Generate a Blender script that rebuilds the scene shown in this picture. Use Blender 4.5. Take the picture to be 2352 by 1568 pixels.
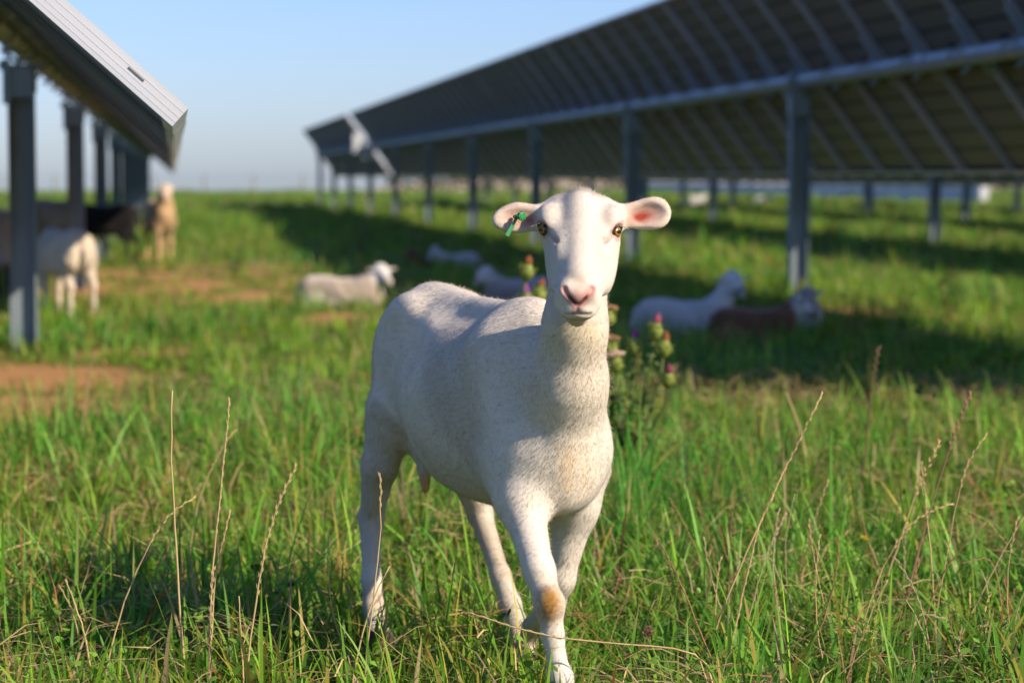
import bpy, bmesh, math, random
import numpy as np
from mathutils import Matrix, Vector

# ------------------------------------------------------------------ camera, sky, sun
for o in list(bpy.data.objects):
    bpy.data.objects.remove(o)
scene = bpy.context.scene
COL = scene.collection
rad = math.radians
CAMH = 1.0
F = 5553.0                                   # focal length in photo pixels (2352 wide) = 85 mm
PSI = math.atan((1176 - 400) / F)            # camera turned right of the row direction
PIT = math.atan((784 - 407) / F)             # camera pitched down
cam_d = bpy.data.cameras.new('camera')
cam = bpy.data.objects.new('camera', cam_d)
COL.objects.link(cam)
cam.location = (0, 0, CAMH)
cam.rotation_euler = (math.pi / 2 - PIT, 0, -PSI)
cam_d.lens = 85
cam_d.sensor_width = 36
cam_d.clip_start = 0.05
cam_d.clip_end = 9000
cam_d.dof.use_dof = True
cam_d.dof.focus_distance = 4.42
cam_d.dof.aperture_fstop = 4.0
scene.camera = cam

SUN_EL, SUN_AZ = rad(33), rad(130)           # azimuth from +Y (along the rows) clockwise
SDIR = Vector((math.sin(SUN_AZ) * math.cos(SUN_EL), math.cos(SUN_AZ) * math.cos(SUN_EL), math.sin(SUN_EL)))
world = bpy.data.worlds.new('World')
scene.world = world
world.use_nodes = True
wn = world.node_tree.nodes
sky = wn.new('ShaderNodeTexSky')
sky.sky_type = 'NISHITA'
sky.sun_disc = False
sky.sun_elevation = SUN_EL
sky.sun_rotation = SUN_AZ
sky.air_density = 1.0
sky.dust_density = 0.52
sky.ozone_density = 3.5
wn['Background'].inputs[1].default_value = 0.086
tint = wn.new('ShaderNodeMix'); tint.data_type = 'RGBA'; tint.blend_type = 'MULTIPLY'
tint.inputs['Factor'].default_value = 1.0
tint.inputs['B'].default_value = (0.69, 0.77, 1.08, 1)
world.node_tree.links.new(sky.outputs[0], tint.inputs['A'])
world.node_tree.links.new(tint.outputs['Result'], wn['Background'].inputs[0])
sun_d = bpy.data.lights.new('sun', 'SUN')
sun_d.energy = 4.0
sun_d.angle = rad(0.6)
sun_d.color = (1.0, 0.86, 0.68)
sun = bpy.data.objects.new('sun', sun_d)
COL.objects.link(sun)
sun.rotation_euler = SDIR.to_track_quat('Z', 'Y').to_euler()
vs = scene.view_settings
vs.view_transform = 'Standard'
vs.look = 'None'
vs.gamma = 1
vs.use_curve_mapping = False
vs.exposure = 0.88

# ------------------------------------------------------------------ helpers
rng = np.random.default_rng(7)
random.seed(7)
CP, SP = math.cos(PSI), math.sin(PSI)

def C(px, py, d):
    """photo pixel at horizontal distance d -> (right, forward, up) in the frame turned with the camera"""
    x = (px - 1176) / F
    y = -(py - 784) / F
    r = np.array([x, math.cos(PIT) + y * math.sin(PIT), -math.sin(PIT) + y * math.cos(PIT)])
    r = r * (d / r[1])
    return np.array([r[0], d, CAMH + r[2]])

def W(p):
    p = np.asarray(p, float)
    return np.stack([p[..., 0] * CP + p[..., 1] * SP, -p[..., 0] * SP + p[..., 1] * CP, p[..., 2]], -1)

def G(px, py, z=0.0):
    """photo pixel -> point on the level ground"""
    a = C(px, py, 1.0)
    t = (CAMH - z) / (CAMH - a[2])
    return W(np.array([a[0] * t, t, z]))

def tag(o, label=None, cat=None, group=None, kind=None):
    if label: o['label'] = label
    if cat: o['category'] = cat
    if group: o['group'] = group
    if kind: o['kind'] = kind
    return o

def link(o, parent=None):
    COL.objects.link(o)
    if parent is not None: o.parent = parent
    return o

def empty(name, loc=(0, 0, 0), rz=0):
    o = bpy.data.objects.new(name, None)
    o.empty_display_size = 0.1
    o.location = loc
    o.rotation_euler = (0, 0, rz)
    return link(o)

def npmesh(name, verts, faces, mat=None, cols=None, smooth=True, extra=None):
    """faces: list of (n,k) int arrays"""
    me = bpy.data.meshes.new(name)
    verts = np.asarray(verts, np.float32)
    me.vertices.add(len(verts))
    me.vertices.foreach_set('co', verts.ravel())
    if not isinstance(faces, (list, tuple)): faces = [faces]
    faces = [np.asarray(f, np.int32) for f in faces if len(f)]
    tot = np.concatenate([np.full(len(f), f.shape[1], np.int32) for f in faces])
    loops = np.concatenate([f.ravel() for f in faces])
    me.loops.add(len(loops))
    me.loops.foreach_set('vertex_index', loops)
    me.polygons.add(len(tot))
    st = np.zeros(len(tot), np.int32)
    st[1:] = np.cumsum(tot)[:-1]
    me.polygons.foreach_set('loop_start', st)
    me.polygons.foreach_set('loop_total', tot)
    me.polygons.foreach_set('use_smooth', np.full(len(tot), smooth, bool))
    if cols is not None:
        a = me.color_attributes.new('tint', 'FLOAT_COLOR', 'POINT')
        c4 = np.ones((len(verts), 4), np.float32)
        c4[:, :3] = cols
        a.data.foreach_set('color', c4.ravel())
    if extra is not None:
        for k, v in extra.items():
            at = me.attributes.new(k, 'FLOAT', 'POINT')
            at.data.foreach_set('value', np.asarray(v, np.float32))
    me.update()
    me.validate()
    if mat is not None: me.materials.append(mat)
    return me

def obj(name, me, parent=None, loc=(0, 0, 0), rot=(0, 0, 0)):
    o = bpy.data.objects.new(name, me)
    o.location = loc
    o.rotation_euler = rot
    return link(o, parent)

class MB:
    """mesh collector of plain shapes"""
    def __init__(s): s.v = []; s.f = []
    def add(s, v, f):
        b = len(s.v)
        s.v += [tuple(map(float, p)) for p in v]
        s.f += [tuple(i + b for i in q) for q in f]
    def box(s, lo, hi, M=None):
        x0, y0, z0 = lo; x1, y1, z1 = hi
        v = [Vector(p) for p in ((x0,y0,z0),(x1,y0,z0),(x1,y1,z0),(x0,y1,z0),(x0,y0,z1),(x1,y0,z1),(x1,y1,z1),(x0,y1,z1))]
        if M: v = [M @ p for p in v]
        s.add(v, [(0,3,2,1),(4,5,6,7),(0,1,5,4),(1,2,6,5),(2,3,7,6),(3,0,4,7)])
    def prism(s, prof, y0, y1):
        """profile in x,z extruded along y"""
        n = len(prof)
        v = [(p[0], y0, p[1]) for p in prof] + [(p[0], y1, p[1]) for p in prof]
        f = [(i, (i+1) % n, n + (i+1) % n, n + i) for i in range(n)] + [tuple(range(n))[::-1], tuple(range(n, 2*n))]
        s.add(v, f)
    def tube(s, pts, rads, n=8, cap=True):
        pts = [Vector(p) for p in pts]
        rings = []
        for i, p in enumerate(pts):
            t = (pts[min(i+1, len(pts)-1)] - pts[max(i-1, 0)]).normalized()
            a = t.cross(Vector((0.31, 0.17, 0.93))) if abs(t.z) < 0.9 else t.cross(Vector((1, 0.1, 0)))
            a.normalize(); b = t.cross(a)
            rings.append([p + (a * math.cos(2*math.pi*k/n) + b * math.sin(2*math.pi*k/n)) * rads[i] for k in range(n)])
        v = [q for r in rings for q in r]
        f = [(i*n+k, i*n+(k+1) % n, (i+1)*n+(k+1) % n, (i+1)*n+k) for i in range(len(pts)-1) for k in range(n)]
        if cap: f += [tuple(range(n))[::-1], tuple(range((len(pts)-1)*n, len(pts)*n))]
        s.add(v, f)
    def mesh(s, name, mat, smooth=False):
        me = bpy.data.meshes.new(name)
        me.from_pydata(s.v, [], s.f)
        if smooth: me.polygons.foreach_set('use_smooth', np.ones(len(s.f), bool))
        me.update()
        me.materials.append(mat)
        return me
    def build(s, name, mat, parent=None, loc=(0,0,0), rot=(0,0,0), smooth=False):
        return obj(name, s.mesh(name, mat, smooth), parent, loc, rot)

# ------------------------------------------------------------------ materials
def mat(name, base=(0.5,0.5,0.5), rough=0.6, metal=0.0, spec=0.4, noise=None, bump=None):
    m = bpy.data.materials.new(name)
    m.use_nodes = True
    nt = m.node_tree
    b = nt.nodes['Principled BSDF']
    b.inputs['Base Color'].default_value = (*base, 1)
    b.inputs['Roughness'].default_value = rough
    b.inputs['Metallic'].default_value = metal
    b.inputs['Specular IOR Level'].default_value = spec
    if noise:
        scale, c2, stretch = noise
        tc = nt.nodes.new('ShaderNodeTexCoord')
        mp = nt.nodes.new('ShaderNodeMapping'); mp.inputs['Scale'].default_value = stretch
        nz = nt.nodes.new('ShaderNodeTexNoise'); nz.inputs['Scale'].default_value = scale
        nz.inputs['Detail'].default_value = 5; nz.inputs['Roughness'].default_value = 0.65
        rp = nt.nodes.new('ShaderNodeValToRGB')
        rp.color_ramp.elements[0].position = 0.35; rp.color_ramp.elements[1].position = 0.68
        rp.color_ramp.elements[0].color = (*base, 1); rp.color_ramp.elements[1].color = (*c2, 1)
        L = nt.links.new
        L(tc.outputs['Object'], mp.inputs['Vector']); L(mp.outputs[0], nz.inputs['Vector'])
        L(nz.outputs['Fac'], rp.inputs[0]); L(rp.outputs[0], b.inputs['Base Color'])
        if bump:
            bp = nt.nodes.new('ShaderNodeBump'); bp.inputs['Strength'].default_value = bump
            bp.inputs['Distance'].default_value = 0.01
            L(nz.outputs['Fac'], bp.inputs['Height']); L(bp.outputs[0], b.inputs['Normal'])
    return m

def tint_mat(name, rough=0.7, trans=0.0, spec=0.3, jitter=0.0, sheen=0.0, sub=0.0):
    """colour from the vertex attribute 'tint'; trans = share of light let through (leaves)"""
    m = bpy.data.materials.new(name)
    m.use_nodes = True
    nt = m.node_tree; L = nt.links.new
    b = nt.nodes['Principled BSDF']
    at = nt.nodes.new('ShaderNodeAttribute'); at.attribute_name = 'tint'
    b.inputs['Roughness'].default_value = rough
    b.inputs['Specular IOR Level'].default_value = spec
    if sheen: b.inputs['Sheen Weight'].default_value = sheen
    if sub:
        b.inputs['Subsurface Weight'].default_value = sub
        b.inputs['Subsurface Radius'].default_value = (0.02, 0.009, 0.006)
        b.inputs['Subsurface Scale'].default_value = 0.5
    L(at.outputs['Color'], b.inputs['Base Color'])
    if trans:
        t = nt.nodes.new('ShaderNodeBsdfTranslucent')
        mx = nt.nodes.new('ShaderNodeMixShader'); mx.inputs[0].default_value = trans
        L(at.outputs['Color'], t.inputs['Color'])
        L(b.outputs[0], mx.inputs[1]); L(t.outputs[0], mx.inputs[2])
        L(mx.outputs[0], nt.nodes['Material Output'].inputs['Surface'])
    return m

M = {}
M['galv'] = mat('galvanised_steel', (0.22, 0.28, 0.33), 0.45, 0.25, 0.5, noise=(7, (0.32, 0.37, 0.41), (1, 1, 0.35)))
M['bracket'] = mat('bright_zinc', (0.36, 0.40, 0.44), 0.45, 0.2, 0.5, noise=(15, (0.34, 0.38, 0.42), (1, 1, 1)))
M['post'] = mat('post_steel', (0.15, 0.19, 0.22), 0.55, 0.2, 0.4, noise=(6, (0.27, 0.31, 0.335), (1, 1, 0.3)), bump=0.1)
M['alu'] = mat('aluminium_frame', (0.60, 0.60, 0.62), 0.45, 0.15, 0.5, noise=(40, (0.52, 0.52, 0.54), (0.05, 1, 1)))
M['lip'] = mat('frame_lip_shaded', (0.085, 0.085, 0.09), 0.5, 0.2, 0.4)  # same aluminium as the frame walls, underside shade put into the colour
M['cell'] = mat('solar_cell', (0.17, 0.15, 0.12), 0.45, 0, 0.3)
M['glass'] = mat('panel_back', (0.012, 0.012, 0.012), 0.5, 0, 0.2)
M['box'] = mat('junction_plastic', (0.02, 0.02, 0.02), 0.6)
M['pale_box'] = mat('controller_paint', (0.55, 0.56, 0.54), 0.5)
M['rubber'] = mat('slot_dark', (0.10, 0.10, 0.105), 0.9)
M['wall'] = mat('whitewash', (0.62, 0.62, 0.63), 0.9, noise=(0.8, (0.5, 0.5, 0.52), (1, 1, 1)))
M['blade'] = tint_mat('grass_blade', 0.5, 0.45, 0.3)
M['straw'] = tint_mat('dry_straw', 0.7, 0.25, 0.2)
M['leaf'] = tint_mat('weed_leaf', 0.55, 0.35, 0.3)

# ------------------------------------------------------------------ value noise in numpy
_perm = np.random.default_rng(3).random((256, 256)).astype(np.float32)
def vnoise2(x, y):
    xi = np.floor(x).astype(int); yi = np.floor(y).astype(int)
    fx = x - xi; fy = y - yi
    fx = fx*fx*(3-2*fx); fy = fy*fy*(3-2*fy)
    g = lambda a, b: _perm[a & 255, b & 255]
    return (g(xi, yi)*(1-fx) + g(xi+1, yi)*fx)*(1-fy) + (g(xi, yi+1)*(1-fx) + g(xi+1, yi+1)*fx)*fy
def fbm(x, y, o=4):
    s = 0; a = 0.5
    for i in range(o):
        s = s + a*vnoise2(x*2**i + 17*i, y*2**i + 5*i); a *= 0.5
    return s / (1 - 0.5**o)
def vnoise3(p, sc):
    q = p*sc
    return (vnoise2(q[:, 0]+q[:, 2]*0.7, q[:, 1]-q[:, 2]*0.4) + vnoise2(q[:, 1]+31, q[:, 2]+q[:, 0]*0.5))/2

# ------------------------------------------------------------------ ground
DIRT = [(G(450, 660), 1.5, 4.2), (G(300, 645), 1.0, 4.0), (G(640, 645), 1.1, 3.6), (G(120, 835), 0.75, 1.5), (G(60, 960), 0.45, 0.9), (G(60, 905), 0.4, 0.8), (G(215, 815), 0.35, 0.8),
        (G(2000, 722), 0.5, 0.9), (G(1750, 715), 0.5, 0.8), (G(40, 1120), 0.22, 0.3), (G(740, 730), 0.4, 0.7)]
def dirt(x, y):
    d = np.zeros_like(x)
    for c, sx, sy in DIRT:
        d = np.maximum(d, np.exp(-((x-c[0])/sx)**2 - ((y-c[1])/sy)**2))
    return np.clip((d - 0.25 + (fbm(x*2.6, y*1.5)-0.5)*2.3)*1.2, 0, 1)*(d > 0.04)
def height(x, y):
    h = -np.clip(y - 165, 0, 4000)*0.011
    h = h - np.clip(np.abs(x) - 140, 0, 4000)*0.008
    return h + (fbm(x*0.05, y*0.05)-0.5)*0.3*np.clip((y-25)/60, 0, 1)

def axis(parts):
    return np.unique(np.concatenate([np.arange(a, b, s) for a, b, s in parts] + [np.array([parts[-1][1]])]))
gx = axis([(-3000, -300, 150), (-300, -40, 20), (-40, -4, 1.5), (-4, 8, 0.12), (8, 40, 1.5), (40, 300, 20), (300, 3000, 150)])
gy = axis([(-200, -10, 10), (-10, 4, 1), (4, 26, 0.14), (26, 60, 0.8), (60, 220, 5), (220, 600, 25), (600, 5000, 200)])
X, Y = np.meshgrid(gx, gy, indexing='ij')
H = height(X, Y) + (fbm(X*1.7, Y*1.7)-0.5)*0.03*((Y > 4) & (Y < 26))
nx, ny = X.shape
I = np.arange(nx*ny).reshape(nx, ny)
gf = np.stack([I[:-1, :-1], I[1:, :-1], I[1:, 1:], I[:-1, 1:]], -1).reshape(-1, 4)
M['ground'] = bpy.data.materials.new('pasture_soil')
gm = M['ground']; gm.use_nodes = True
nt = gm.node_tree; L = nt.links.new; gb = nt.nodes['Principled BSDF']
gb.inputs['Roughness'].default_value = 0.95; gb.inputs['Specular IOR Level'].default_value = 0.1
tc = nt.nodes.new('ShaderNodeTexCoord')
n1 = nt.nodes.new('ShaderNodeTexNoise'); n1.inputs['Scale'].default_value = 0.35; n1.inputs['Detail'].default_value = 8; n1.inputs['Roughness'].default_value = 0.7
n2 = nt.nodes.new('ShaderNodeTexNoise'); n2.inputs['Scale'].default_value = 9; n2.inputs['Detail'].default_value = 6
r1 = nt.nodes.new('ShaderNodeValToRGB')
r1.color_ramp.elements.new(0.5)
for e, (p, c) in zip([r1.color_ramp.elements[0], r1.color_ramp.elements[2], r1.color_ramp.elements[1]],
                     [(0.34, (0.05, 0.085, 0.014, 1)), (0.68, (0.16, 0.15, 0.035, 1)), (0.5, (0.085, 0.12, 0.02, 1))]):
    e.color = c; e.position = p
r2 = nt.nodes.new('ShaderNodeValToRGB')
r2.color_ramp.elements[0].color = (0.27, 0.125, 0.045, 1); r2.color_ramp.elements[1].color = (0.50, 0.27, 0.115, 1)
at = nt.nodes.new('ShaderNodeAttribute'); at.attribute_name = 'dirt'
mx = nt.nodes.new('ShaderNodeMix'); mx.data_type = 'RGBA'
L(tc.outputs['Object'], n1.inputs['Vector']); L(tc.outputs['Object'], n2.inputs['Vector'])
L(n1.outputs['Fac'], r1.inputs[0]); L(n2.outputs['Fac'], r2.inputs[0])
L(at.outputs['Fac'], mx.inputs['Factor']); L(r1.outputs[0], mx.inputs['A']); L(r2.outputs[0], mx.inputs['B'])
L(mx.outputs['Result'], gb.inputs['Base Color'])
bp = nt.nodes.new('ShaderNodeBump'); bp.inputs['Strength'].default_value = 0.6; bp.inputs['Distance'].default_value = 0.03
L(n2.outputs['Fac'], bp.inputs['Height']); L(bp.outputs[0], gb.inputs['Normal'])
tag(obj('ground', npmesh('ground', np.stack([X, Y, H], -1).reshape(-1, 3), gf, gm, extra={'dirt': dirt(X, Y).ravel()})), kind='structure')

# a pale dry field rising behind the pasture
M['field'] = mat('dry_field', (0.55, 0.40, 0.24), 0.95, noise=(0.02, (0.62, 0.50, 0.36), (1, 1, 1)))
fx = np.linspace(0, 1, 40); fy = np.linspace(0, 1, 24)
A, B = np.meshgrid(fx, fy, indexing='ij')
fX = 20 + A*190; fY = 235 + B*260 + 0*A
edge = np.clip(np.minimum(A, 1-A)*6, 0, 1)
fH = height(fX, fY) - 0.6 + edge*np.clip(B*3.0, 0, 1)*(3.6+1.2*fbm(fX*0.02, fY*0.02)) - 0.6*(B < 0.01)
I = np.arange(fX.size).reshape(fX.shape)
ff = np.stack([I[:-1, :-1], I[1:, :-1], I[1:, 1:], I[:-1, 1:]], -1).reshape(-1, 4)
tag(obj('dry_field', npmesh('dry_field', np.stack([fX, fY, fH], -1).reshape(-1, 3), ff, M['field'])), kind='structure')

# ------------------------------------------------------------------ solar tracker rows
CH = 2.15                      # module length across the row
PW = 7.65 / 7                  # module pitch along the row
MW = PW - 0.022
TH = 0.050                     # frame depth
SP_POST = 7.65

def frame_mesh():
    b = MB()
    h, w = CH/2, MW/2
    # side members (run across the row): wall with three drawn ridges outside, lip inward on the underside
    for s in (-1, 1):
        y0, y1 = (w-0.0025, w) if s > 0 else (-w, -w+0.0025)
        b.box((-h, y0, -TH), (h, y1, 0))
        for z0 in (-0.013, -0.027, -0.039):
            b.box((-h, y1 if s > 0 else y0-0.0005, z0-0.0016), (h, y1+0.0005 if s > 0 else y0, z0))
    for s in (-1, 1):
        x0, x1 = (h-0.0025, h) if s > 0 else (-h, -h+0.0025)
        b.box((x0, -w+0.003, -TH+0.001), (x1, w-0.003, -0.001))
        a0, a1 = (h-0.030, h-0.0028) if s > 0 else (-h+0.0028, -h+0.030)
        b.box((a0, -w+0.035, -TH+0.0005), (a1, w-0.035, -TH+0.003))
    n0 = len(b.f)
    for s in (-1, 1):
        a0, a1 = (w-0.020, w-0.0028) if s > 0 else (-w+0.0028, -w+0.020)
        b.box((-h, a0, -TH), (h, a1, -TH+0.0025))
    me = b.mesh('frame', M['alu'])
    me.materials.append(M['lip'])  # side lips get the darker tone that stands for shade
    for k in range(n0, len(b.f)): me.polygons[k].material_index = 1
    return me
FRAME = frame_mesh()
def back_mesh():
    b = MB(); h, w = CH/2-0.004, MW/2-0.004
    b.box((-h, -w, -0.007), (h, w, -0.001))
    return b.mesh('back_sheet', M['glass'])
BACK = back_mesh()
def cell_mesh():
    b = MB()
    nxc, nyc = 12, 6
    cx, cy = (CH-0.075)/nxc, (MW-0.075)/nyc
    for i in range(nxc):
        for j in range(nyc):
            x0 = -(CH-0.075)/2 + i*cx; y0 = -(MW-0.075)/2 + j*cy
            b.box((x0+0.011, y0+0.007, -0.0095), (x0+cx-0.011, y0+cy-0.007, -0.0072))
    return b.mesh('cell_grid', M['cell'])
CELLS = cell_mesh()
def bracket_mesh():
    b = MB()
    # saddle rail across the tube, with a riser and clamp band
    b.box((-0.27, -0.024, -TH-0.034), (0.20, 0.024, -TH-0.001))
    b.box((-0.27, -0.044, -TH-0.006), (0.20, -0.0245, -TH-0.001))
    b.box((-0.27, 0.0245, -TH-0.006), (0.20, 0.044, -TH-0.001))
    b.box((-0.085, -0.020, -TH-0.20), (-0.068, 0.018, -TH-0.031))
    b.box((0.068, -0.020, -TH-0.18), (0.085, 0.018, -TH-0.031))
    return b.mesh('bracket', M['bracket'])
BRACKET = bracket_mesh()
def jbox_mesh():
    b = MB()
    b.box((-0.05, -0.06, -0.030), (0.05, 0.06, -0.0098))
    b.tube([(0.02, 0.05, -0.02), (0.15, 0.24, -0.03), (0.3, 0.40, -0.03)], [0.004]*3, 5)
    return b.mesh('junction_box', M['box'])
JBOX = jbox_mesh()
def post_mesh(top):
    # H beam, flanges facing across the rows
    b = MB(); w, d, t = 0.075, 0.07, 0.008
    prof = [(-w, -d), (-w+t, -d), (-w+t, -0.004), (w-t, -0.004), (w-t, -d), (w, -d), (w, d), (w-t, d), (w-t, 0.004), (-w+t, 0.004), (-w+t, d), (-w, d)]
    n = len(prof)
    v = [(p[0], p[1], -0.6) for p in prof] + [(p[0], p[1], top) for p in prof]
    f = [(i, (i+1) % n, n+(i+1) % n, n+i) for i in range(n)]
    for base in (0, n):
        q = [(0, 1, 10, 11), (1, 2, 9, 10), (2, 3, 8, 9), (3, 4, 7, 8), (4, 5, 6, 7)]
        f += [tuple(base+i for i in (k if base else k[::-1])) for k in q]
    b.add(v, f)
    return b.mesh('post', M['post'])
def bearing_mesh():
    b = MB()
    # bolted plates and a ring that carries the tube; origin at the tube centre
    ring = [Vector((0.105*math.cos(a), 0, 0.105*math.sin(a))) for a in np.linspace(0, 2*math.pi, 21)]
    inner = [Vector((0.080*math.cos(a), 0, 0.080*math.sin(a))) for a in np.linspace(0, 2*math.pi, 21)]
    v = []
    for y in (-0.03, 0.03):
        v += [p+Vector((0, y, 0)) for p in ring[:-1]] + [p+Vector((0, y, 0)) for p in inner[:-1]]
    f = []
    for k in range(20):
        k1 = (k+1) % 20
        f += [(k, k1, 20+k1, 20+k), (40+k1, 40+k, 60+k, 60+k1), (k1, k, 40+k, 40+k1), (20+k, 20+k1, 60+k1, 60+k)]
    b.add(v, f)
    b.box((-0.10, -0.086, -0.34), (-0.055, -0.0745, -0.085))
    b.box((-0.068, -0.0735, -0.30), (0.068, -0.0715, -0.13))
    b.box((-0.13, -0.05, -0.125), (0.13, 0.05, -0.110))
    b.box((-0.085, -0.06, -0.27), (-0.0765, 0.06, -0.126))
    b.box((0.0765, -0.06, -0.27), (0.085, 0.06, -0.126))
    for x in (-0.11, 0.11):
        b.tube([(x, 0, -0.145), (x, 0, -0.085)], [0.011]*2, 6)
    return b.mesh('bearing', M['galv'])
BEAR = bearing_mesh()

def tracker_row(label, x, zt, tilt, spans, posts, detail, zg=0.0):
    root = empty('solar_tracker_row', (x, posts[0], zg))
    tag(root, label, 'solar panels', 'rows of tilting solar panels')
    y00 = posts[0]
    PM = post_mesh(zt-0.13)
    for py in posts:
        obj('post', PM, root, (0, py-y00, 0))
        obj('bearing', BEAR, root, (0, py-y00, zt))
    ct, st = math.cos(tilt), math.sin(tilt)
    off = 0.066+0.018+TH
    # torque tube: two lengths may be split by the drive gap but the tube goes on through it
    b = MB(); n = 10
    ya, yb = min(s[0] for s in spans)-0.12-y00, max(s[1] for s in spans)+0.12-y00
    ys = list(np.arange(ya, yb, SP_POST)) + [yb]
    prof = [(0.066*math.cos(2*math.pi*k/n+0.3), 0.066*math.sin(2*math.pi*k/n+0.3)) for k in range(n)]
    b.prism(prof, ya, yb)
    for yy in ys[1:-1]:
        b.prism([(p[0]*1.13, p[1]*1.13) for p in prof], yy+0.9, yy+1.35)
    b.build('torque_tube', M['galv'], root, (0, 0, zt), (0, tilt, 0))
    for (a, e) in spans:
        k = int(round((e-a)/PW))
        for i in range(k+1):
            yj = a + i*PW - y00
            if detail > 0:
                obj('bracket', BRACKET, root, (off*st, yj, zt+off*ct), (0, tilt, 0))
        for i in range(k):
            yc = a + (i+0.5)*PW - y00
            mo = obj('module', BACK, root, (off*st, yc, zt+off*ct), (0, tilt+random.uniform(-0.004, 0.004), 0))
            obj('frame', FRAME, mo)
            if detail > 1:
                tag(obj('cell_grid', CELLS, mo), kind='stuff')
                obj('junction_box', JBOX, mo)
    return root

ZT = CAMH + 0.825
P0 = 20.4
right_posts = [P0 + SP_POST*k for k in range(-1, 10)]
R = tracker_row('long row of panels showing dark undersides over shaded lying sheep', 5.35, ZT, rad(53),
                [(8.3, 8.3+53*PW), (67.7, 67.7+21*PW)], right_posts, 2)
LZ = CAMH + 0.755
left_posts = [14.2 + SP_POST*k for k in range(-1, 10)]
LROW = tracker_row('panel row with silver end frame whose first post stands beside pale sheep', -0.86, LZ, rad(41.5),
                   [(5.0, 5.0+75*PW)], left_posts, 2)
# slot in the end frame of the left row
b = MB()
b.box((0.93, -0.0012, -0.0215), (0.972, 0.002, -0.0170))
ml = [c for c in LROW.children if c.name.startswith('module')][0]
b.build('drain_slot', M['rubber'], ml, (0, -MW/2, 0))
# drive motor and controller box in the gap of the right row
yg = 66.95 - right_posts[0]
b = MB()
b.box((-0.19, -0.16, -0.32), (0.15, 0.16, 0.18)); b.tube([(0.0, -0.28, 0), (0, 0.28, 0)], [0.17, 0.17], 14)
b.build('drive_gearbox', M['galv'], R, (0, yg, ZT))
b = MB(); b.box((-0.42, -0.12, -0.10), (-0.20, 0.30, 0.42)); b.box((-0.44, -0.14, 0.425), (-0.18, 0.32, 0.445))
b.build('controller_box', M['pale_box'], R, (0, yg, ZT-0.05))

far_labels = ['row of panels directly behind the row shading the lying sheep',
              'second row of panels behind the row shading the lying sheep',
              'third row of panels behind the row shading the lying sheep']
for k, lab in enumerate(far_labels):
    xx = 5.35 + 6.15*(k+1)
    tracker_row(lab, xx, ZT, rad(52+k*0.6), [(12, 12+74*PW)], [P0 + SP_POST*j + (1.5 if k == 1 else 0) for j in range(-1, 10)], 1, -0.10*(k+1))
tracker_row('row of panels to the far side of the silver-ended row', -6.98, LZ, rad(43), [(12, 12+60*PW)], [13.8+SP_POST*j for j in range(0, 9)], 1, 0)

# low white wall beyond the rows, fence on the crest
def wall(name, label, x, y0, y1, h, t):
    root = empty(name, (x, y0, -0.3)); tag(root, label, 'wall')
    n = int((y1-y0)/3.0)
    b = MB(); b.box((-t/2, -0.04+0.04, 0), (t/2, 2.96, h+0.3)); pm = b.mesh('panel', M['wall'])
    b = MB(); b.box((-t*0.9, -0.1, 0), (t*0.9, 0.1, h+0.42)); qm = b.mesh('pier', M['wall'])
    for i in range(n):
        obj('panel', pm, root, (0, i*3.0, 0)); obj('pier', qm, root, (0, i*3.0-0.02, 0))
wall('low_wall', 'long low whitewashed wall beyond the panel rows', 33.0, 96, 176, 0.62, 0.2)
M['wood'] = mat('weathered_wood', (0.20, 0.17, 0.14), 0.9, noise=(20, (0.3, 0.27, 0.24), (1, 1, 0.1)))
M['wire'] = mat('fence_wire', (0.25, 0.25, 0.26), 0.5, 0.6)
fence = empty('wire_fence', (-30, 158, -0.1)); tag(fence, 'thin wire fence on wooden posts along the grassy crest', 'fence')
b = MB(); b.tube([(0, 0, -0.3), (0, 0, 1.3)], [0.06, 0.055], 7); fpm = b.mesh('fence_post', M['wood'])
for i in range(26): obj('fence_post', fpm, fence, (i*3.2, 0.12*i, 0))
for z in (0.35, 0.7, 1.0, 1.22):
    b = MB(); b.tube([(i*3.2, 0.12*i-0.06, z) for i in range(26)], [0.006]*26, 4); b.build('wire', M['wire'], fence)
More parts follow.
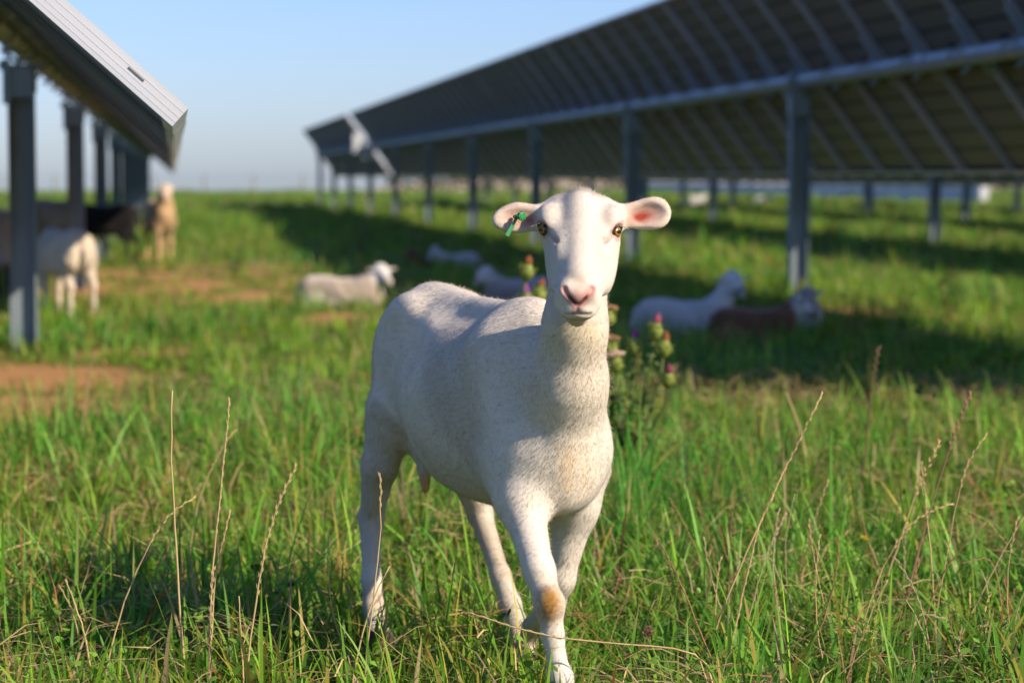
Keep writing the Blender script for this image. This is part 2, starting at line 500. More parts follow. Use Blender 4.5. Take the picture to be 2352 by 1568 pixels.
# ------------------------------------------------------------------ animal surfaces: blended distance fields, meshed with surface nets
class Field:
    def __init__(s, xs, ys, zs):
        s.ax = [np.asarray(a, np.float32) for a in (xs, ys, zs)]
        s.f = np.full([len(a) for a in s.ax], 1.0, np.float32)
    def _sl(s, lo, hi):
        sl = []
        for a, l, h in zip(s.ax, lo, hi):
            i0 = max(int(np.searchsorted(a, l))-1, 0); i1 = min(int(np.searchsorted(a, h))+1, len(a))
            sl.append(slice(i0, max(i1, i0+1)))
        g = np.meshgrid(*[a[q] for a, q in zip(s.ax, sl)], indexing='ij', sparse=True)
        return tuple(sl), g
    def put(s, d, sl, k, mode):
        a = s.f[sl]
        if mode == 'add':
            h = np.maximum(k-np.abs(a-d), 0)/k
            s.f[sl] = np.minimum(a, d) - h*h*k*0.25
        else:
            d = -d
            h = np.maximum(k-np.abs(a-d), 0)/k
            s.f[sl] = np.maximum(a, d) + h*h*k*0.25
    def cone(s, a, b, ra, rb, k=0.03, mode='add', side=None, flat=1.0):
        a = np.asarray(a, float); b = np.asarray(b, float)
        pad = max(ra, rb)*max(1, flat)+k+0.012
        sl, (x, y, z) = s._sl(np.minimum(a, b)-pad, np.maximum(a, b)+pad)
        u = b-a; q = float(u@u)
        t = np.clip(((x-a[0])*u[0]+(y-a[1])*u[1]+(z-a[2])*u[2])/q, 0, 1)
        ex, ey, ez = x-a[0]-t*u[0], y-a[1]-t*u[1], z-a[2]-t*u[2]
        if side is not None:
            n = np.asarray(side, float); n = n/np.linalg.norm(n)
            c = ex*n[0]+ey*n[1]+ez*n[2]
            w = c*(1/flat-1)
            ex, ey, ez = ex+w*n[0], ey+w*n[1], ez+w*n[2]
        s.put((np.sqrt(ex*ex+ey*ey+ez*ez) - (ra+(rb-ra)*t)).astype(np.float32), sl, k, mode)
    def ell(s, c, r, A=None, k=0.02, mode='add'):
        """A: three rows, the axes of the ellipsoid"""
        c = np.asarray(c, float); r = np.asarray(r, float)
        A = np.eye(3) if A is None else np.asarray(A, float)
        pad = max(r)+k+0.012
        sl, (x, y, z) = s._sl(c-pad, c+pad)
        x = x-c[0]; y = y-c[1]; z = z-c[2]
        k0 = 0; k1 = 0
        for i in range(3):
            p = x*A[i, 0]+y*A[i, 1]+z*A[i, 2]
            k0 = k0+(p/r[i])**2; k1 = k1+(p/r[i]**2)**2
        k0 = np.sqrt(k0); k1 = np.sqrt(k1)
        s.put((k0*(k0-1)/np.maximum(k1, 1e-6)).astype(np.float32), sl, k, mode)
    def sweep(s, o, A, st, tops, bots, ws, k=0.03, wedge=0.0, pw=2.0, cx=None):
        """lofted trunk: axes A = along, side, up; stations st with upper edge, lower edge, half width"""
        o = np.asarray(o, float); A = np.asarray(A, float)
        ext = max(abs(st[0]), abs(st[-1])) + max(np.max(np.abs(tops)), np.max(np.abs(bots)), max(ws)) + k
        sl, (x, y, z) = s._sl(o-ext, o+ext)
        x = x-o[0]; y = y-o[1]; z = z-o[2]
        t, q, h = [x*A[i, 0]+y*A[i, 1]+z*A[i, 2] for i in range(3)]
        tt = np.linspace(st[0], st[-1], 240)
        hm = lambda v: np.interp(np.clip(t, st[0], st[-1]), tt, hermite(st, v, tt))
        top, bot, w = hm(tops), hm(bots), hm(ws)
        c = (top+bot)/2; hh = np.maximum((top-bot)/2, 0.002)
        if cx is not None: q = q-hm(cx)
        e = (h-c)/hh
        if wedge: w = w*(1-wedge*np.clip(-e, 0, 1.2))
        w = np.maximum(w, 0.002)
        rr = (np.abs(q/w)**pw+np.abs(e)**pw)**(1/pw)
        d = (rr-1)*np.minimum(w, hh)
        over = np.maximum(st[0]-t, t-st[-1])
        d = np.where(over > 0, np.sqrt(np.maximum(d, 0)**2+over**2), d)
        s.put(d.astype(np.float32), sl, k, 'add')
    def mesh(s):
        f = s.f; nx, ny, nz = f.shape
        S = f < 0
        cnt = np.zeros((nx-1, ny-1, nz-1), np.int8)
        for i in (0, 1):
            for j in (0, 1):
                for k in (0, 1):
                    cnt += S[i:nx-1+i, j:ny-1+j, k:nz-1+k]
        act = (cnt > 0) & (cnt < 8)
        idx = np.argwhere(act)
        vid = np.full(act.shape, -1, np.int32); vid[act] = np.arange(len(idx))
        acc = np.zeros((len(idx), 3)); num = np.zeros(len(idx))
        cor = [(i, j, k) for i in (0, 1) for j in (0, 1) for k in (0, 1)]
        P = lambda ii: np.stack([s.ax[a][ii[:, a]] for a in range(3)], -1)
        for a in cor:
            for ax in range(3):
                if a[ax]: continue
                b = list(a); b[ax] = 1
                ia, ib = idx+np.array(a), idx+np.array(b)
                fa, fb = f[tuple(ia.T)], f[tuple(ib.T)]
                m = (fa < 0) != (fb < 0)
                t = fa[m]/(fa[m]-fb[m])
                acc[m] += P(ia[m])*(1-t)[:, None]+P(ib[m])*t[:, None]; num[m] += 1
        V = acc/num[:, None]
        quads = []
        for ax in range(3):
            o1, o2 = [(1, 2), (2, 0), (0, 1)][ax]
            sl0 = [slice(None)]*3; sl1 = [slice(None)]*3
            sl0[ax] = slice(0, -1); sl1[ax] = slice(1, None)
            ch = S[tuple(sl0)] != S[tuple(sl1)]
            e = np.argwhere(ch)
            lim = np.array(act.shape)
            e = e[(e[:, o1] > 0) & (e[:, o2] > 0) & (e[:, o1] < lim[o1]) & (e[:, o2] < lim[o2])]
            ins = S[tuple(e.T)]
            def cell(d1, d2):
                q = e.copy(); q[:, o1] -= d1; q[:, o2] -= d2
                return vid[tuple(q.T)]
            q = np.stack([cell(1, 1), cell(0, 1), cell(0, 0), cell(1, 0)], -1)
            q[~ins] = q[~ins][:, ::-1]
            quads.append(q)
        Q = np.concatenate(quads)
        return V, Q[(Q >= 0).all(1)]

def hermite(x, v, q):
    x = np.asarray(x, float); v = np.asarray(v, float)
    d = np.diff(v)/np.diff(x)
    m = np.zeros(len(x)); m[0], m[-1] = d[0], d[-1]
    for i in range(1, len(x)-1):
        m[i] = 0 if d[i-1]*d[i] <= 0 else 2*d[i-1]*d[i]/(d[i-1]+d[i])*0.5+0.25*(d[i-1]+d[i])
    i = np.clip(np.searchsorted(x, q)-1, 0, len(x)-2)
    h = x[i+1]-x[i]; t = (q-x[i])/h
    return (2*t**3-3*t**2+1)*v[i]+(t**3-2*t**2+t)*h*m[i]+(-2*t**3+3*t**2)*v[i+1]+(t**3-t**2)*h*m[i+1]

def smooth_mesh(V, Q, it=3, lam=0.5):
    e = np.concatenate([Q[:, [0, 1]], Q[:, [1, 2]], Q[:, [2, 3]], Q[:, [3, 0]]])
    n = np.bincount(e[:, 0], minlength=len(V)).astype(float)+1e-9
    for _ in range(it):
        for l in (lam, -lam*1.02):
            a = np.stack([np.bincount(e[:, 0], V[e[:, 1], c], len(V)) for c in range(3)], -1)/n[:, None]
            V = V+l*(a-V)
    return V

def vnormals(V, Q):
    n = np.cross(V[Q[:, 2]]-V[Q[:, 0]], V[Q[:, 3]]-V[Q[:, 1]])
    N = np.zeros_like(V)
    for c in range(4):
        for a in range(3): N[:, a] += np.bincount(Q[:, c], n[:, a], len(V))
    return N/np.maximum(np.linalg.norm(N, axis=1), 1e-12)[:, None]

unit = lambda v: np.asarray(v, float)/np.linalg.norm(v)
def ss(a, b, x):
    t = np.clip((x-a)/(b-a), 0, 1); return t*t*(3-2*t)

# ---------------- the white ewe walking to the camera (frame turned with the camera: right, forward, up)
rump = np.array([-0.182, 5.15, 0.0]); chest = np.array([0.072, 4.65, 0.0])
bx = unit(chest-rump); bs = np.array([-bx[1], bx[0], 0.0]); bs = bs if bs[0] > 0 else -bs    # bs: the ewe's left = picture right
up = np.array([0, 0, 1.0])
hu = unit([-0.036, -0.56, -0.83]); he = unit(np.array([1.0, 0, 0]) - hu*hu[0]); hn = np.cross(he, hu)
hn = hn if hn[2] > 0 else -hn
HO = np.array([0.1266, 4.461, 0.980])
def hp(s, e, h): return HO + hu*s + he*e + hn*h
def bp_(t, s, z): return rump + bx*t + bs*s + up*z

def fine(lo, hi, flo, fhi, c, f):
    return np.concatenate([np.arange(lo, flo, c), np.arange(flo, fhi, f), np.arange(fhi, hi, c)])
FEAT = {}
def build_ewe():
    fd = Field(fine(-0.42, 0.33, 0.005, 0.245, 0.0055, 0.0024), fine(4.22, 5.42, 4.26, 4.47, 0.0055, 0.0024), fine(-0.02, 1.02, 0.73, 0.995, 0.0055, 0.0024))
    # trunk
    fd.sweep(rump, [bx, bs, up],
             [-0.125, -0.09, -0.03, 0.05, 0.15, 0.26, 0.38, 0.48, 0.56, 0.62, 0.665],
             [0.60, 0.695, 0.745, 0.763, 0.748, 0.722, 0.722, 0.742, 0.730, 0.680, 0.590],
             [0.57, 0.50, 0.460, 0.432, 0.382, 0.352, 0.343, 0.350, 0.365, 0.395, 0.50],
             [0.03, 0.064, 0.090, 0.106, 0.134, 0.158, 0.150, 0.126, 0.100, 0.076, 0.035], pw=2.1)
    # hip bones, loin ridge, spine
    fd.ell(bp_(0.06, -0.068, 0.722), (0.05, 0.03, 0.028), [bx, bs, up], 0.05)
    fd.ell(bp_(0.06, 0.068, 0.722), (0.05, 0.03, 0.028), [bx, bs, up], 0.05)
    fd.cone(bp_(0.02, 0, 0.742), bp_(0.50, 0, 0.722), 0.022, 0.024, 0.05)
    for s in (-1, 1): fd.ell(bp_(0.17, s*0.175, 0.66), (0.075, 0.05, 0.055), [bx, bs, up], 0.06, 'sub')
    # shoulders and breast
    for s in (-1, 1):
        fd.cone(bp_(0.47, s*0.070, 0.66), bp_(0.575, s*0.070, 0.47), 0.048, 0.050, 0.05)
        fd.ell(bp_(0.59, s*0.046-0.006, 0.455), (0.058, 0.050, 0.085), [bx, bs, up], 0.05)
    fd.ell(bp_(0.630, -0.004, 0.44), (0.045, 0.050, 0.075), [bx, bs, up], 0.045)
    # thighs
    for s in (-1, 1):
        fd.ell(bp_(-0.015, s*0.058, 0.575), (0.085, 0.044, 0.145), [unit(bx+0.1*up), bs, unit(up-0.1*bx)], 0.05)
    # neck
    n0, n1, n2, n3 = C(1282, 985, 4.62), C(1303, 880, 4.555), C(1320, 760, 4.515), C(1333, 585, 4.475)
    sd = unit([1, 0.1, 0])
    fd.cone(bp_(0.47, 0, 0.655), n1+np.array([0, 0.045, 0.02]), 0.075, 0.060, 0.07)
    fd.cone(n0, n1, 0.080, 0.063, 0.06, side=sd, flat=0.96)
    fd.cone(n1, n2, 0.063, 0.056, 0.05, side=sd, flat=0.95)
    fd.cone(n2, n3, 0.056, 0.056, 0.04, side=sd, flat=0.98)
    # front leg stepping forward (ewe's right) and trailing leg (ewe's left)
    k = 0.03
    f = [C(1182, 1070, 4.66), C(1196, 1150, 4.585), C(1238, 1310, 4.47), C(1262, 1388, 4.435), C(1270, 1460, 4.43), C(1287, 1556, 4.41), C(1300, 1612, 4.385)]
    for (i, ra, rb, kk) in ((0, 0.066, 0.043, 0.05), (1, 0.043, 0.027, 0.03), (2, 0.027, 0.0255, 0.02), (3, 0.0265, 0.0185, 0.015), (4, 0.0185, 0.019, 0.015), (5, 0.0205, 0.019, 0.015)):
        fd.cone(f[i], f[i+1], ra, rb, kk)
    fd.ell(C(1264, 1385, 4.422), (0.025, 0.022, 0.031), None, 0.010)
    fd.ell(f[5], (0.0215, 0.024, 0.022), None, 0.012)
    fd.cone(f[3]+np.array([0, 0.016, 0]), f[5]+np.array([0, 0.012, 0]), 0.009, 0.009, 0.008)
    hoof(fd, f[6], unit([0.25, -1, 0]), 0.0)
    g = [C(1335, 1080, 4.74), C(1322, 1165, 4.71), C(1287, 1330, 4.72), C(1268, 1385, 4.74), C(1222, 1440, 4.85), C(1208, 1480, 4.87)]
    for (i, ra, rb, kk) in ((0, 0.058, 0.041, 0.05), (1, 0.041, 0.026, 0.03), (2, 0.027, 0.024, 0.02), (3, 0.024, 0.0175, 0.015), (4, 0.019, 0.018, 0.015)):
        fd.cone(g[i], g[i+1], ra, rb, kk)
    hoof(fd, g[5], unit([0.1, -1, -0.3]), 0.0)
    # hind legs: thigh, stifle forward, hock backward, upright shank
    for s in (-1, 1):
        if s < 0:
            q = [bp_(-0.01, -0.078, 0.50), C(872, 1070, 5.14), C(852, 1192, 5.22), C(853, 1330, 5.17), C(858, 1395, 5.15), C(864, 1440, 5.13)]
        else:
            q = [bp_(0.02, 0.095, 0.48), C(1065, 1080, 5.10), C(1103, 1180, 5.16), C(1150, 1320, 5.03), C(1172, 1385, 5.0), C(1185, 1425, 4.98)]
        for (i, ra, rb, kk) in ((0, 0.056, 0.034, 0.04), (1, 0.037, 0.024, 0.025), (2, 0.0245, 0.0185, 0.018), (3, 0.0205, 0.021, 0.015), (4, 0.021, 0.020, 0.015)):
            fd.cone(q[i], q[i+1], ra, rb, kk)
        fd.cone(q[0]+bx*-0.045+up*0.0, q[2]+np.array([0, 0.012, 0.012]), 0.030, 0.012, 0.025)      # tendon down to the point of the hock
        fd.ell(q[2]+np.array([-0.002, 0.012, 0.008]), (0.0185, 0.027, 0.029), None, 0.014)
        hoof(fd, q[5], unit(bx+np.array([0, 0, 0])), 0.0)
    # tail against the rump, udder and teat
    fd.cone(bp_(-0.105, 0, 0.66), bp_(-0.135, 0, 0.46), 0.024, 0.012, 0.03)
    fd.ell(bp_(0.06, 0.0, 0.425), (0.055, 0.055, 0.045), [bx, bs, up], 0.03)
    tt = C(970, 1080, 5.05); fd.cone(tt+np.array([0, 0.03, 0.03]), C(978, 1122, 5.06), 0.018, 0.009, 0.012)
    # ---- head
    fd.sweep(HO, [hu, he, hn],
             [0.004, 0.018, 0.04, 0.07, 0.10, 0.13, 0.165, 0.20, 0.225, 0.243, 0.256],
             [-0.018, 0.010, 0.030, 0.038, 0.039, 0.037, 0.034, 0.030, 0.025, 0.016, 0.002],
             [-0.04, -0.06, -0.075, -0.086, -0.092, -0.092, -0.080, -0.064, -0.056, -0.050, -0.036],
             [0.034, 0.062, 0.069, 0.072, 0.0700, 0.0595, 0.0515, 0.045, 0.042, 0.036, 0.016], k=0.03, wedge=0.30, pw=2.3,
             cx=[0, 0, 0, 0, 0.002, 0.005, 0.005, 0.003, 0, 0, 0])
    fd.cone(hp(0.022, 0, -0.004), hp(0.07, 0, 0.026), 0.018, 0.015, 0.025)                        # crest on the crown
    fd.cone(hp(0.05, 0, 0.026), hp(0.195, 0, 0.018), 0.021, 0.016, 0.02)                        # bridge of the nose
    for s in (-1, 1):
        fd.ell(hp(0.079, s*0.062, 0.017), (0.025, 0.0165, 0.021), [hu, unit(he*s+hn*0.4), unit(hn-he*s*0.4)], 0.022)   # brow
        fd.ell(hp(0.145, s*0.043+0.005, -0.036), (0.055, 0.018, 0.036), [hu, he, hn], 0.03)             # cheek
        fd.ell(hp(0.135, s*0.038+0.004, 0.010), (0.030, 0.010, 0.016), [hu, he, hn], 0.02)              # face bone below the eye
        fd.cone(hp(0.112, s*0.058, 0.022), hp(0.134, s*0.043, 0.030), 0.0042, 0.003, 0.006, 'sub')  # tear furrow
        fd.ell(hp(0.229, s*0.0190, 0.011), (0.016, 0.016, 0.016), [hu, he, hn], 0.014)            # wing of the nostril
        fd.ell(hp(0.245, s*0.0135, -0.017), (0.021, 0.0225, 0.017), [hu, he, hn], 0.02)            # upper lip
    fd.ell(hp(0.236, 0, 0.011), (0.014, 0.015, 0.015), [hu, he, hn], 0.012)
    fd.ell(hp(0.240, 0, -0.046), (0.026, 0.023, 0.018), [hu, he, hn], 0.008)                      # chin
    for s in (-1, 1):
        fd.ell(hp(0.0995, s*0.0725, 0.017), (0.0088, 0.0155, 0.0120), [hu, he, hn], 0.006, 'sub')          # eye opening
    def surf(px, py, deep=0.0):
        for d in np.arange(4.12, 4.7, 0.0008):
            p = C(px, py, d)
            ii = tuple(min(int(np.searchsorted(a, c)), len(a)-1) for a, c in zip(fd.ax, p))
            if fd.f[ii] < 0: return C(px, py, d+deep)
        return C(px, py, 4.3)
    FEAT['nostril'] = [[surf(*q) for q in ((1295, 664), (1301, 676), (1313, 688), (1323, 697))], [surf(*q) for q in ((1361, 664), (1355, 676), (1342, 688), (1331, 697))]]
    FEAT['mouth'] = [surf(*q) for q in ((1298, 722), (1308, 724), (1326, 720), (1344, 724), (1357, 721))]
    FEAT['lip'] = [surf(*q) for q in ((1326, 698), (1326, 719))]
    FEAT['tear'] = [[surf(*q) for q in ((1257, 537), (1280, 556))], [surf(*q) for q in ((1410, 537), (1389, 556))]]
    for n in FEAT['nostril']:
        for a, b, ra, rb in zip(n[:-1], n[1:], (0.0060, 0.0040, 0.0022), (0.0040, 0.0022, 0.0010)): fd.cone(a, b, ra, rb, 0.003, 'sub')
    m = FEAT['mouth']
    for a, b in zip(m[:-1], m[1:]): fd.cone(a, b, 0.0026, 0.0026, 0.004, 'sub')
    fd.cone(FEAT['lip'][0], FEAT['lip'][1], 0.0018, 0.0018, 0.003, 'sub')
    for t in FEAT['tear']: fd.cone(t[0], t[1], 0.0024, 0.0018, 0.005, 'sub')
    # ears, held out to the sides, cupped to the front
    for s, c0, c1, c2 in ((1, C(1428, 497, 4.435), C(1478, 493, 4.44), C(1508, 489, 4.435)), (-1, C(1243, 500, 4.435), C(1192, 500, 4.43), C(1160, 503, 4.425))):
        d = unit(c2-c0); n = unit(np.array([0.1*s, -1, 0.15])); n = unit(n-d*(n@d)); v = np.cross(n, d)
        if s > 0:
            fd.cone(c0-d*0.02, c1, 0.020, 0.024, 0.02, side=n, flat=0.42)
            fd.ell(c1+d*0.008, (0.037, 0.0265, 0.0085), [d, v, n], 0.012)
            fd.ell(c2, (0.024, 0.0275, 0.0075), [d, v, n], 0.014)
            fd.ell(c1+d*0.004+n*0.0135, (0.036, 0.0195, 0.0125), [d, v, n], 0.008, 'sub')
        else:
            fd.cone(c0-d*0.02, c1, 0.021, 0.024, 0.02, side=n, flat=0.45)
            fd.ell(c1+d*0.003, (0.036, 0.0265, 0.0085), [d, v, n], 0.012)
            fd.ell(c2+up*-0.002, (0.024, 0.0165, 0.007), [d, v, n], 0.016)
            fd.ell(c1+d*0.002+n*0.0135, (0.036, 0.017, 0.0125), [d, v, n], 0.008, 'sub')
    V, Q = fd.mesh()
    return smooth_mesh(V, Q, 3), Q

def hoof(fd, p, d, z):
    p = np.array(p, float); zt = max(p[2], 0.045)
    a = np.array([p[0], p[1], zt]) ; e = np.array([d[0], d[1], 0])
    fd.cone(a, np.array([p[0], p[1], 0.018])+e*0.022, 0.019, 0.024, 0.012)
    fd.ell(np.array([p[0], p[1], 0.015])+e*0.028, (0.03, 0.026, 0.022), None, 0.015)

EV, EQ = build_ewe()
EN = vnormals(EV, EQ)

def ewe_colour(V):
    n1 = vnoise3(V, 14.0); n2 = vnoise3(V+3.7, 45.0); n3 = vnoise3(V+9.1, 5.0)
    c = np.array([0.68, 0.60, 0.495])*(0.94+0.12*n2)[:, None]*(0.93+0.14*n1)[:, None]
    def mixc(col, w):
        nonlocal c
        w = np.clip(w, 0, 1)[:, None]; c = c*(1-w)+np.array(col)*w
    blob = lambda p, r: np.exp(-(((V-p)/r)**2).sum(1))
    q = V-rump; t = q@bx; s = q@bs
    # dirty grey brown flank and belly, grass stain
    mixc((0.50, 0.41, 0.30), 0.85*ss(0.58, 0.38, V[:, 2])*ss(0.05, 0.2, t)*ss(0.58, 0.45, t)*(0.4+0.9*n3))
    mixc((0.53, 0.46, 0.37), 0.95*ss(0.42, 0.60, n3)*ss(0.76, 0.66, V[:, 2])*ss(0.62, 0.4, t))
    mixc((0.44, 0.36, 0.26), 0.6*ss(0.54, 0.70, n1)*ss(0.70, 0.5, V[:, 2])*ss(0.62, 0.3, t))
    mixc((0.42, 0.40, 0.22), 0.55*blob(C(1010, 930, 4.85), np.array([0.05, 0.08, 0.025]))*ss(0.35, 0.6, n1))
    mixc((0.50, 0.42, 0.33), 0.75*blob(C(1195, 800, 4.7), np.array([0.03, 0.08, 0.06])))
    # breast: ochre streaks
    mixc((0.66, 0.47, 0.25), 0.75*blob(C(1305, 1080, 4.5), np.array([0.022, 0.1, 0.05]))*(0.5+n2))
    mixc((0.66, 0.50, 0.30), 0.6*blob(C(1350, 1090, 4.5), np.array([0.012, 0.1, 0.06])))
    mixc((0.58, 0.48, 0.36), 0.55*ss(0.80, 0.70, V[:, 2])*ss(0.52, 0.62, V[:, 2])*ss(4.62, 4.5, V[:, 1])*(0.5+0.8*n2))   # neck front
    mixc((0.55, 0.32, 0.12), 1.2*blob(C(978, 1125, 5.05), np.array([0.04, 0.12, 0.032])))
    # rust patch on the knee
    mixc((0.36, 0.19, 0.05), 1.5*blob(C(1262, 1386, 4.41), np.array([0.022, 0.03, 0.034]))*(0.7+0.5*n2))
    # hooves
    mixc((0.07, 0.055, 0.04), ss(0.045, 0.035, V[:, 2]))
    # head
    h = V-HO; hs, hx, hh = h@hu, h@he, h@hn
    head = ss(0.66, 0.78, V[:, 2])*ss(4.58, 4.48, V[:, 1])
    ahx = np.abs(hx)
    mixc((0.63, 0.565, 0.49), head*0.8)
    def seg(pl):
        dd = np.full(len(V), 9.0)
        for a, b in zip(pl[:-1], pl[1:]):
            u = b-a; tt = np.clip(((V-a)@u)/(u@u), 0, 1)
            dd = np.minimum(dd, np.linalg.norm(V-a-tt[:, None]*u, axis=1))
        return dd
    mixc((0.60, 0.42, 0.28), 0.45*head*ss(0.022, 0.0, ahx)*ss(0.19, 0.225, hs)*ss(0.01, 0.02, hh))
    dn = np.minimum(seg(FEAT['nostril'][0]), seg(FEAT['nostril'][1])); dl = seg(FEAT['lip'])
    mid = np.exp(-(((V-(FEAT['nostril'][0][2]+FEAT['nostril'][1][2])/2)/np.array([0.015, 0.03, 0.015]))**2).sum(1))
    mixc((0.58, 0.31, 0.26), head*np.clip(0.95*ss(0.014, 0.005, dn)+0.9*mid+0.8*ss(0.010, 0.004, dl), 0, 0.95))
    mixc((0.50, 0.345, 0.235), head*0.85*ss(0.0, -0.022, hh+0.25*ahx)*ss(0.222, 0.24, hs))                     # lips
    mixc((0.58, 0.46, 0.20), head*0.75*ss(-0.044, -0.058, hh)*ss(0.20, 0.225, hs))                    # stained chin
    mixc((0.14, 0.04, 0.03), head*ss(0.0052, 0.0026, dn))
    mixc((0.16, 0.07, 0.05), head*0.95*ss(0.0040, 0.0018, seg(FEAT['mouth'])))
    mixc((0.24, 0.09, 0.07), head*0.8*ss(0.0030, 0.0012, dl))
    for t_ in FEAT['tear']: mixc((0.46, 0.28, 0.22), head*0.75*ss(0.0065, 0.002, seg(t_)))
    mixc((0.25, 0.13, 0.09), head*0.7*np.exp(-(((V-C(1208, 500, 4.42))/np.array([0.016, 0.03, 0.011]))**2).sum(1))*ss(0.3, 0.6, n2))
    for sg in (-1, 1):
        r = np.linalg.norm(V-hp(0.098, sg*0.069, 0.012), axis=1)
        mixc((0.50, 0.28, 0.24), head*0.8*ss(0.024, 0.017, r))
        mixc((0.05, 0.03, 0.025), head*ss(0.0140, 0.0122, r))
        mixc((0.45, 0.27, 0.20), head*0.8*np.exp(-(((V-hp(0.128, sg*0.047, 0.03))/0.007)**2).sum(1)))
        mixc((0.60, 0.47, 0.36), head*0.5*np.exp(-(((V-hp(0.080, sg*0.052, 0.03))/0.011)**2).sum(1)))
    # ears: pink cup, raw red inside
    fwd = ss(0.0, -0.5, EN[:, 1]) if len(V) == len(EN) else np.ones(len(V))
    for sg, c0, c1, red in ((1, C(1482, 492, 4.43), C(1470, 500, 4.43), 1.0), (-1, C(1190, 502, 4.43), C(1222, 508, 4.43), 0.4)):
        e = ((V-c0)/np.array([0.034, 0.05, 0.022])); inner = np.exp(-(e**2).sum(1)*0.9)
        earm = ss(0.078, 0.088, hx*sg)*head
        mixc((0.50, 0.29, 0.21), earm*fwd*inner*1.0)
        e2 = (V-c1)/np.array([0.021, 0.05, 0.0095]); e2[:, 2] = e2[:, 2]-0.5*e2[:, 0]*sg
        mixc((0.33, 0.055, 0.03), earm*fwd*red*1.3*np.exp(-(e2**2).sum(1))*ss(0.25, 0.55, n2+0.1))
        rim = 1-np.clip(inner*1.6, 0, 1)
        mixc((0.72, 0.58, 0.42), earm*0.45*rim)
    return np.clip(c, 0.01, 0.85)

EC = ewe_colour(EV)
M['hide'] = tint_mat('short_white_hair', 0.85, 0.0, 0.15, sheen=0.15, sub=0.08)
M['fur'] = tint_mat('fur_strands', 0.8, 0.5, 0.1)
EB = np.array([0.0, 4.85, 0.0])
EWE = empty('sheep', W(EB))
tag(EWE, 'white ewe with green ear tag walking forward, facing the camera in sunlit grass', 'sheep')
rel = lambda P: W(P)-W(EB)
obj('body', npmesh('body', rel(EV), EQ, M['hide'], EC), EWE)

# fur: very short strands lying along the coat
def fur(V, Q, N, COLR, n):
    a = np.linalg.norm(np.cross(V[Q[:, 2]]-V[Q[:, 0]], V[Q[:, 3]]-V[Q[:, 1]]), axis=1)/2
    ctr = V[Q].mean(1)
    wgt = a*np.where((ctr[:, 2] > 0.73) & (ctr[:, 1] < 4.56), 2.6, 1.0)*np.where(N[Q[:, 0], 1] > 0.55, 0.25, 1.0)
    fi = rng.choice(len(Q), n, p=wgt/wgt.sum())
    u, v = rng.random(n), rng.random(n)
    q = Q[fi]
    w4 = np.stack([(1-u)*(1-v), u*(1-v), u*v, (1-u)*v], -1)[..., None]
    P = (V[q]*w4).sum(1); Nn = (N[q]*w4).sum(1); Nn /= np.linalg.norm(Nn, axis=1)[:, None]
    cc = (COLR[q]*w4).sum(1)
    head = (P[:, 2] > 0.735) & (P[:, 1] < 4.55)
    hs = (P-HO)@hu; hx = (P-HO)@he
    hb = ss(0.64, 0.82, P[:, 2])*ss(4.62, 4.48, P[:, 1])
    flow = (-hu*0.9+he*np.clip(hx*60, -1, 1)[:, None]*0.35)*hb[:, None]+(-bx*0.6-up*0.85)*(1-hb)[:, None]
    flow = flow + 0.16*np.stack([vnoise3(P, 18)-0.5, vnoise3(P+5, 18)-0.5, vnoise3(P+8, 18)-0.5], -1)*2
    flow = flow-Nn*(flow*Nn).sum(1)[:, None]
    flow /= np.linalg.norm(flow, axis=1)[:, None]+1e-6
    ln = (0.0066+(0.0042-0.0066)*hb)*rng.uniform(0.6, 1.35, n)
    ln = ln+head*0.0055*ss(0.055, 0.02, hs)*ss(0.05, 0.015, np.abs(hx))*rng.uniform(0.4, 1.4, n)
    ln = np.where(head & (hs > 0.225), 0.0026, ln)
    ln = np.where((P[:, 2] < 0.36), 0.006, ln)
    stray = rng.random(n) < 0.035
    ln = np.where(stray & ~(head & (hs > 0.2)), ln*1.9, ln)
    keep = np.ones(n, bool)
    for sg in (-1, 1): keep &= np.linalg.norm(P-hp(0.098, sg*0.069, 0.012), axis=1) > 0.0165
    keep &= ~((cc[:, 0] < 0.3) & head)
    keep &= P[:, 2] > 0.05
    P, Nn, cc, flow, ln = [z[keep] for z in (P, Nn, cc, flow, ln)]
    n = len(P)
    dirv = flow*1.0+Nn*(rng.uniform(0.05, 0.30, n)+0.5*(ln > 0.0105))[:, None]+rng.normal(0, 0.12, (n, 3))
    dirv /= np.linalg.norm(dirv, axis=1)[:, None]
    side = np.cross(dirv, Nn); side /= np.linalg.norm(side, axis=1)[:, None]+1e-9
    hw = 0.00042
    vv = np.stack([P-side*hw-Nn*0.0008, P+side*hw-Nn*0.0008, P+dirv*ln[:, None]], 1).reshape(-1, 3)
    cj = cc*rng.uniform(0.90, 1.10, n)[:, None]
    cv = np.repeat(np.clip(cj, 0, 0.88), 3, 0)
    me = npmesh('fur', rel(vv), np.arange(3*n).reshape(-1, 3), M['fur'], cv)
    nn = Nn+dirv*0.10+rng.normal(0, 0.06, (n, 3)); nn /= np.linalg.norm(nn, axis=1)[:, None]
    nw = W(np.repeat(nn, 3, 0))
    me.normals_split_custom_set_from_vertices(nw.tolist())
    return me
tag(obj('fur', fur(EV, EQ, EN, EC, 300000), EWE), kind='stuff')

